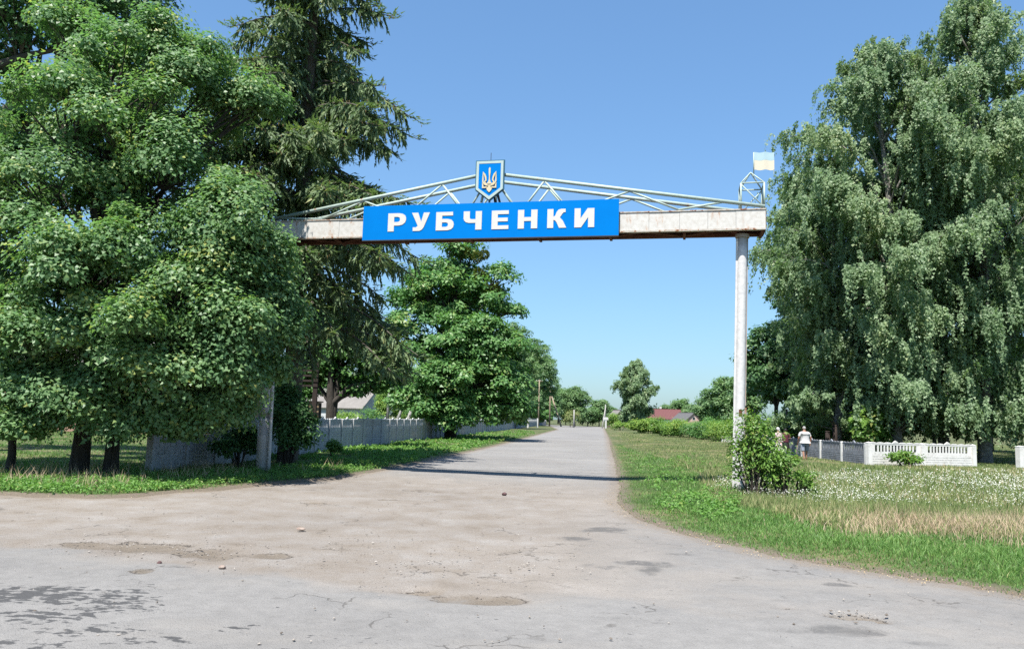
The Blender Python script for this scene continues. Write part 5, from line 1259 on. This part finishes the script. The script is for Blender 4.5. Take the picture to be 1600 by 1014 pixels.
field('dry_grass', 'dry stems at the foot of the maples', 9000, 206, 17, 27, lambda x, y, s, r: (x < -5) & (s > 1.2) & (fbm(x*.9+9, y*.9, 3)+.1*r.normal(size=len(x)) > .56),
      lambda x, y, s, r: (.2+.3*r.random(len(x))), .0008, 'dry', tn_(.4, .25), .6, -41, -8)
# white flower heads
def flowers():
    r = np.random.default_rng(207); x, y, q = scatter(50000, r, 15, 46, 3, 43); s = sdf(x, y, ROAD)
    k = pa(x, y, FLOWER) & (fbm(x*.7+3, y*.7, 4)+.13*r.normal(size=len(x)) > .54+.3*(fbm(x*.22+7, y*.3, 2)-.5)); x, y, q = x[k], y[k], q[k]; n = len(x)
    z = ground_z(x, y, sdf(x, y, ROAD))+.12+.17*r.random(n); rad = np.maximum(.009, .00048*q)*(.6+.7*r.random(n))
    N = nrm(np.array([-.1, -.35, 1.])+.45*rdir(r, n)); T1 = nrm(np.cross(N, np.array([1., .1, 0]))); T2 = np.cross(N, T1); c = np.stack([x, y, z], -1)
    V = np.stack([c+rad[:, None]*(math.cos(a)*T1+math.sin(a)*T2) for a in np.linspace(0, 6.283, 6)[:-1]]+[c+N*rad[:, None]*.35], 1).reshape(-1, 3)
    F = (np.array([(0, 1, 5), (1, 2, 5), (2, 3, 5), (3, 4, 5), (4, 0, 5)])[None]+6*np.arange(n)[:, None, None]).reshape(-1, 3)
    props(put('wildflowers', arrmesh('wildflowers', V, F, False, np.repeat(r.random(n), 6)), M['flower']), 'white wildflowers over the meadow', kind='stuff')
flowers()
# broad leaved weeds
def weeds(name, label, n, seed, rmin, rmax, a0, a1, pick, size, mat, hgt):
    r = np.random.default_rng(seed); x, y, q = scatter(n, r, rmin, rmax, a0, a1); s = sdf(x, y, ROAD); k = pick(x, y, s, r); x, y, s, q = x[k], y[k], s[k], q[k]; n = len(x)
    c = np.stack([x, y, ground_z(x, y, s)+hgt*(.25+.5*r.random(n))], -1)
    V, F, T = clumps(r, c, hgt*(.5+.5*r.random(n)), 14, size, 'kite', .5, .8)
    props(put(name, arrmesh(name, V, F, False, T), M[mat]), label, kind='stuff')
weeds('weeds', 'leafy bright weeds along the left roadside', 11000, 211, 16, 40, -41, -6, lambda x, y, s, r: (s > .25) & (s < 3.2) & (x < -2) & (fbm(x*.8, y*.8, 3)+.1*r.normal(size=len(x)) > .45), .075, 'weed', .12)
weeds('weeds', 'leafy weeds growing along the foot of the left fence', 5000, 212, 31, 110, -20, 4, lambda x, y, s, r: (s > .6) & ((x-FENCE_A[0])-(y-FENCE_A[1])*.0972 > .1) & (fbm(x*.5, y*.3, 3)+.1*r.normal(size=len(x)) > .45), .16, 'weed', .11)
weeds('weeds', 'leafy weeds at the meadow edge right of the road', 1300, 213, 15, 45, 2, 16, lambda x, y, s, r: (s > .8) & (s < 4.5) & (fbm(x*.7+5, y*.7, 3)+.1*r.normal(size=len(x)) > .55), .08, 'weed', .15)
# litter along the right road edge
def litter():
    r = np.random.default_rng(221); x, y, q = scatter(60000, r, 7, 26, -41, 42); s = sdf(x, y, ROAD)
    k = (s > -.28) & (s < .12) & (r.random(len(x)) < np.where(x > 0, .8, .3)) & (fbm(x*1.5, y*1.5, 3) > .42); x, y, q = x[k], y[k], q[k]; n = len(x)
    c = np.stack([x, y, np.maximum(ground_z(x, y, sdf(x, y, ROAD)), .0)+.02], -1)
    V, F, m = leaf_arrays(c, nrm(rdir(r, n)*[1, 1, .2]), nrm(np.array([0, 0, 1.])+.5*rdir(r, n)), .01+.016*r.random(n), .008+.01*r.random(n))
    props(put('leaf_litter', arrmesh('leaf_litter', V, F, False, np.repeat(r.random(n), m)), M['litter']), 'dry leaf litter along the road edges', kind='stuff')
litter()
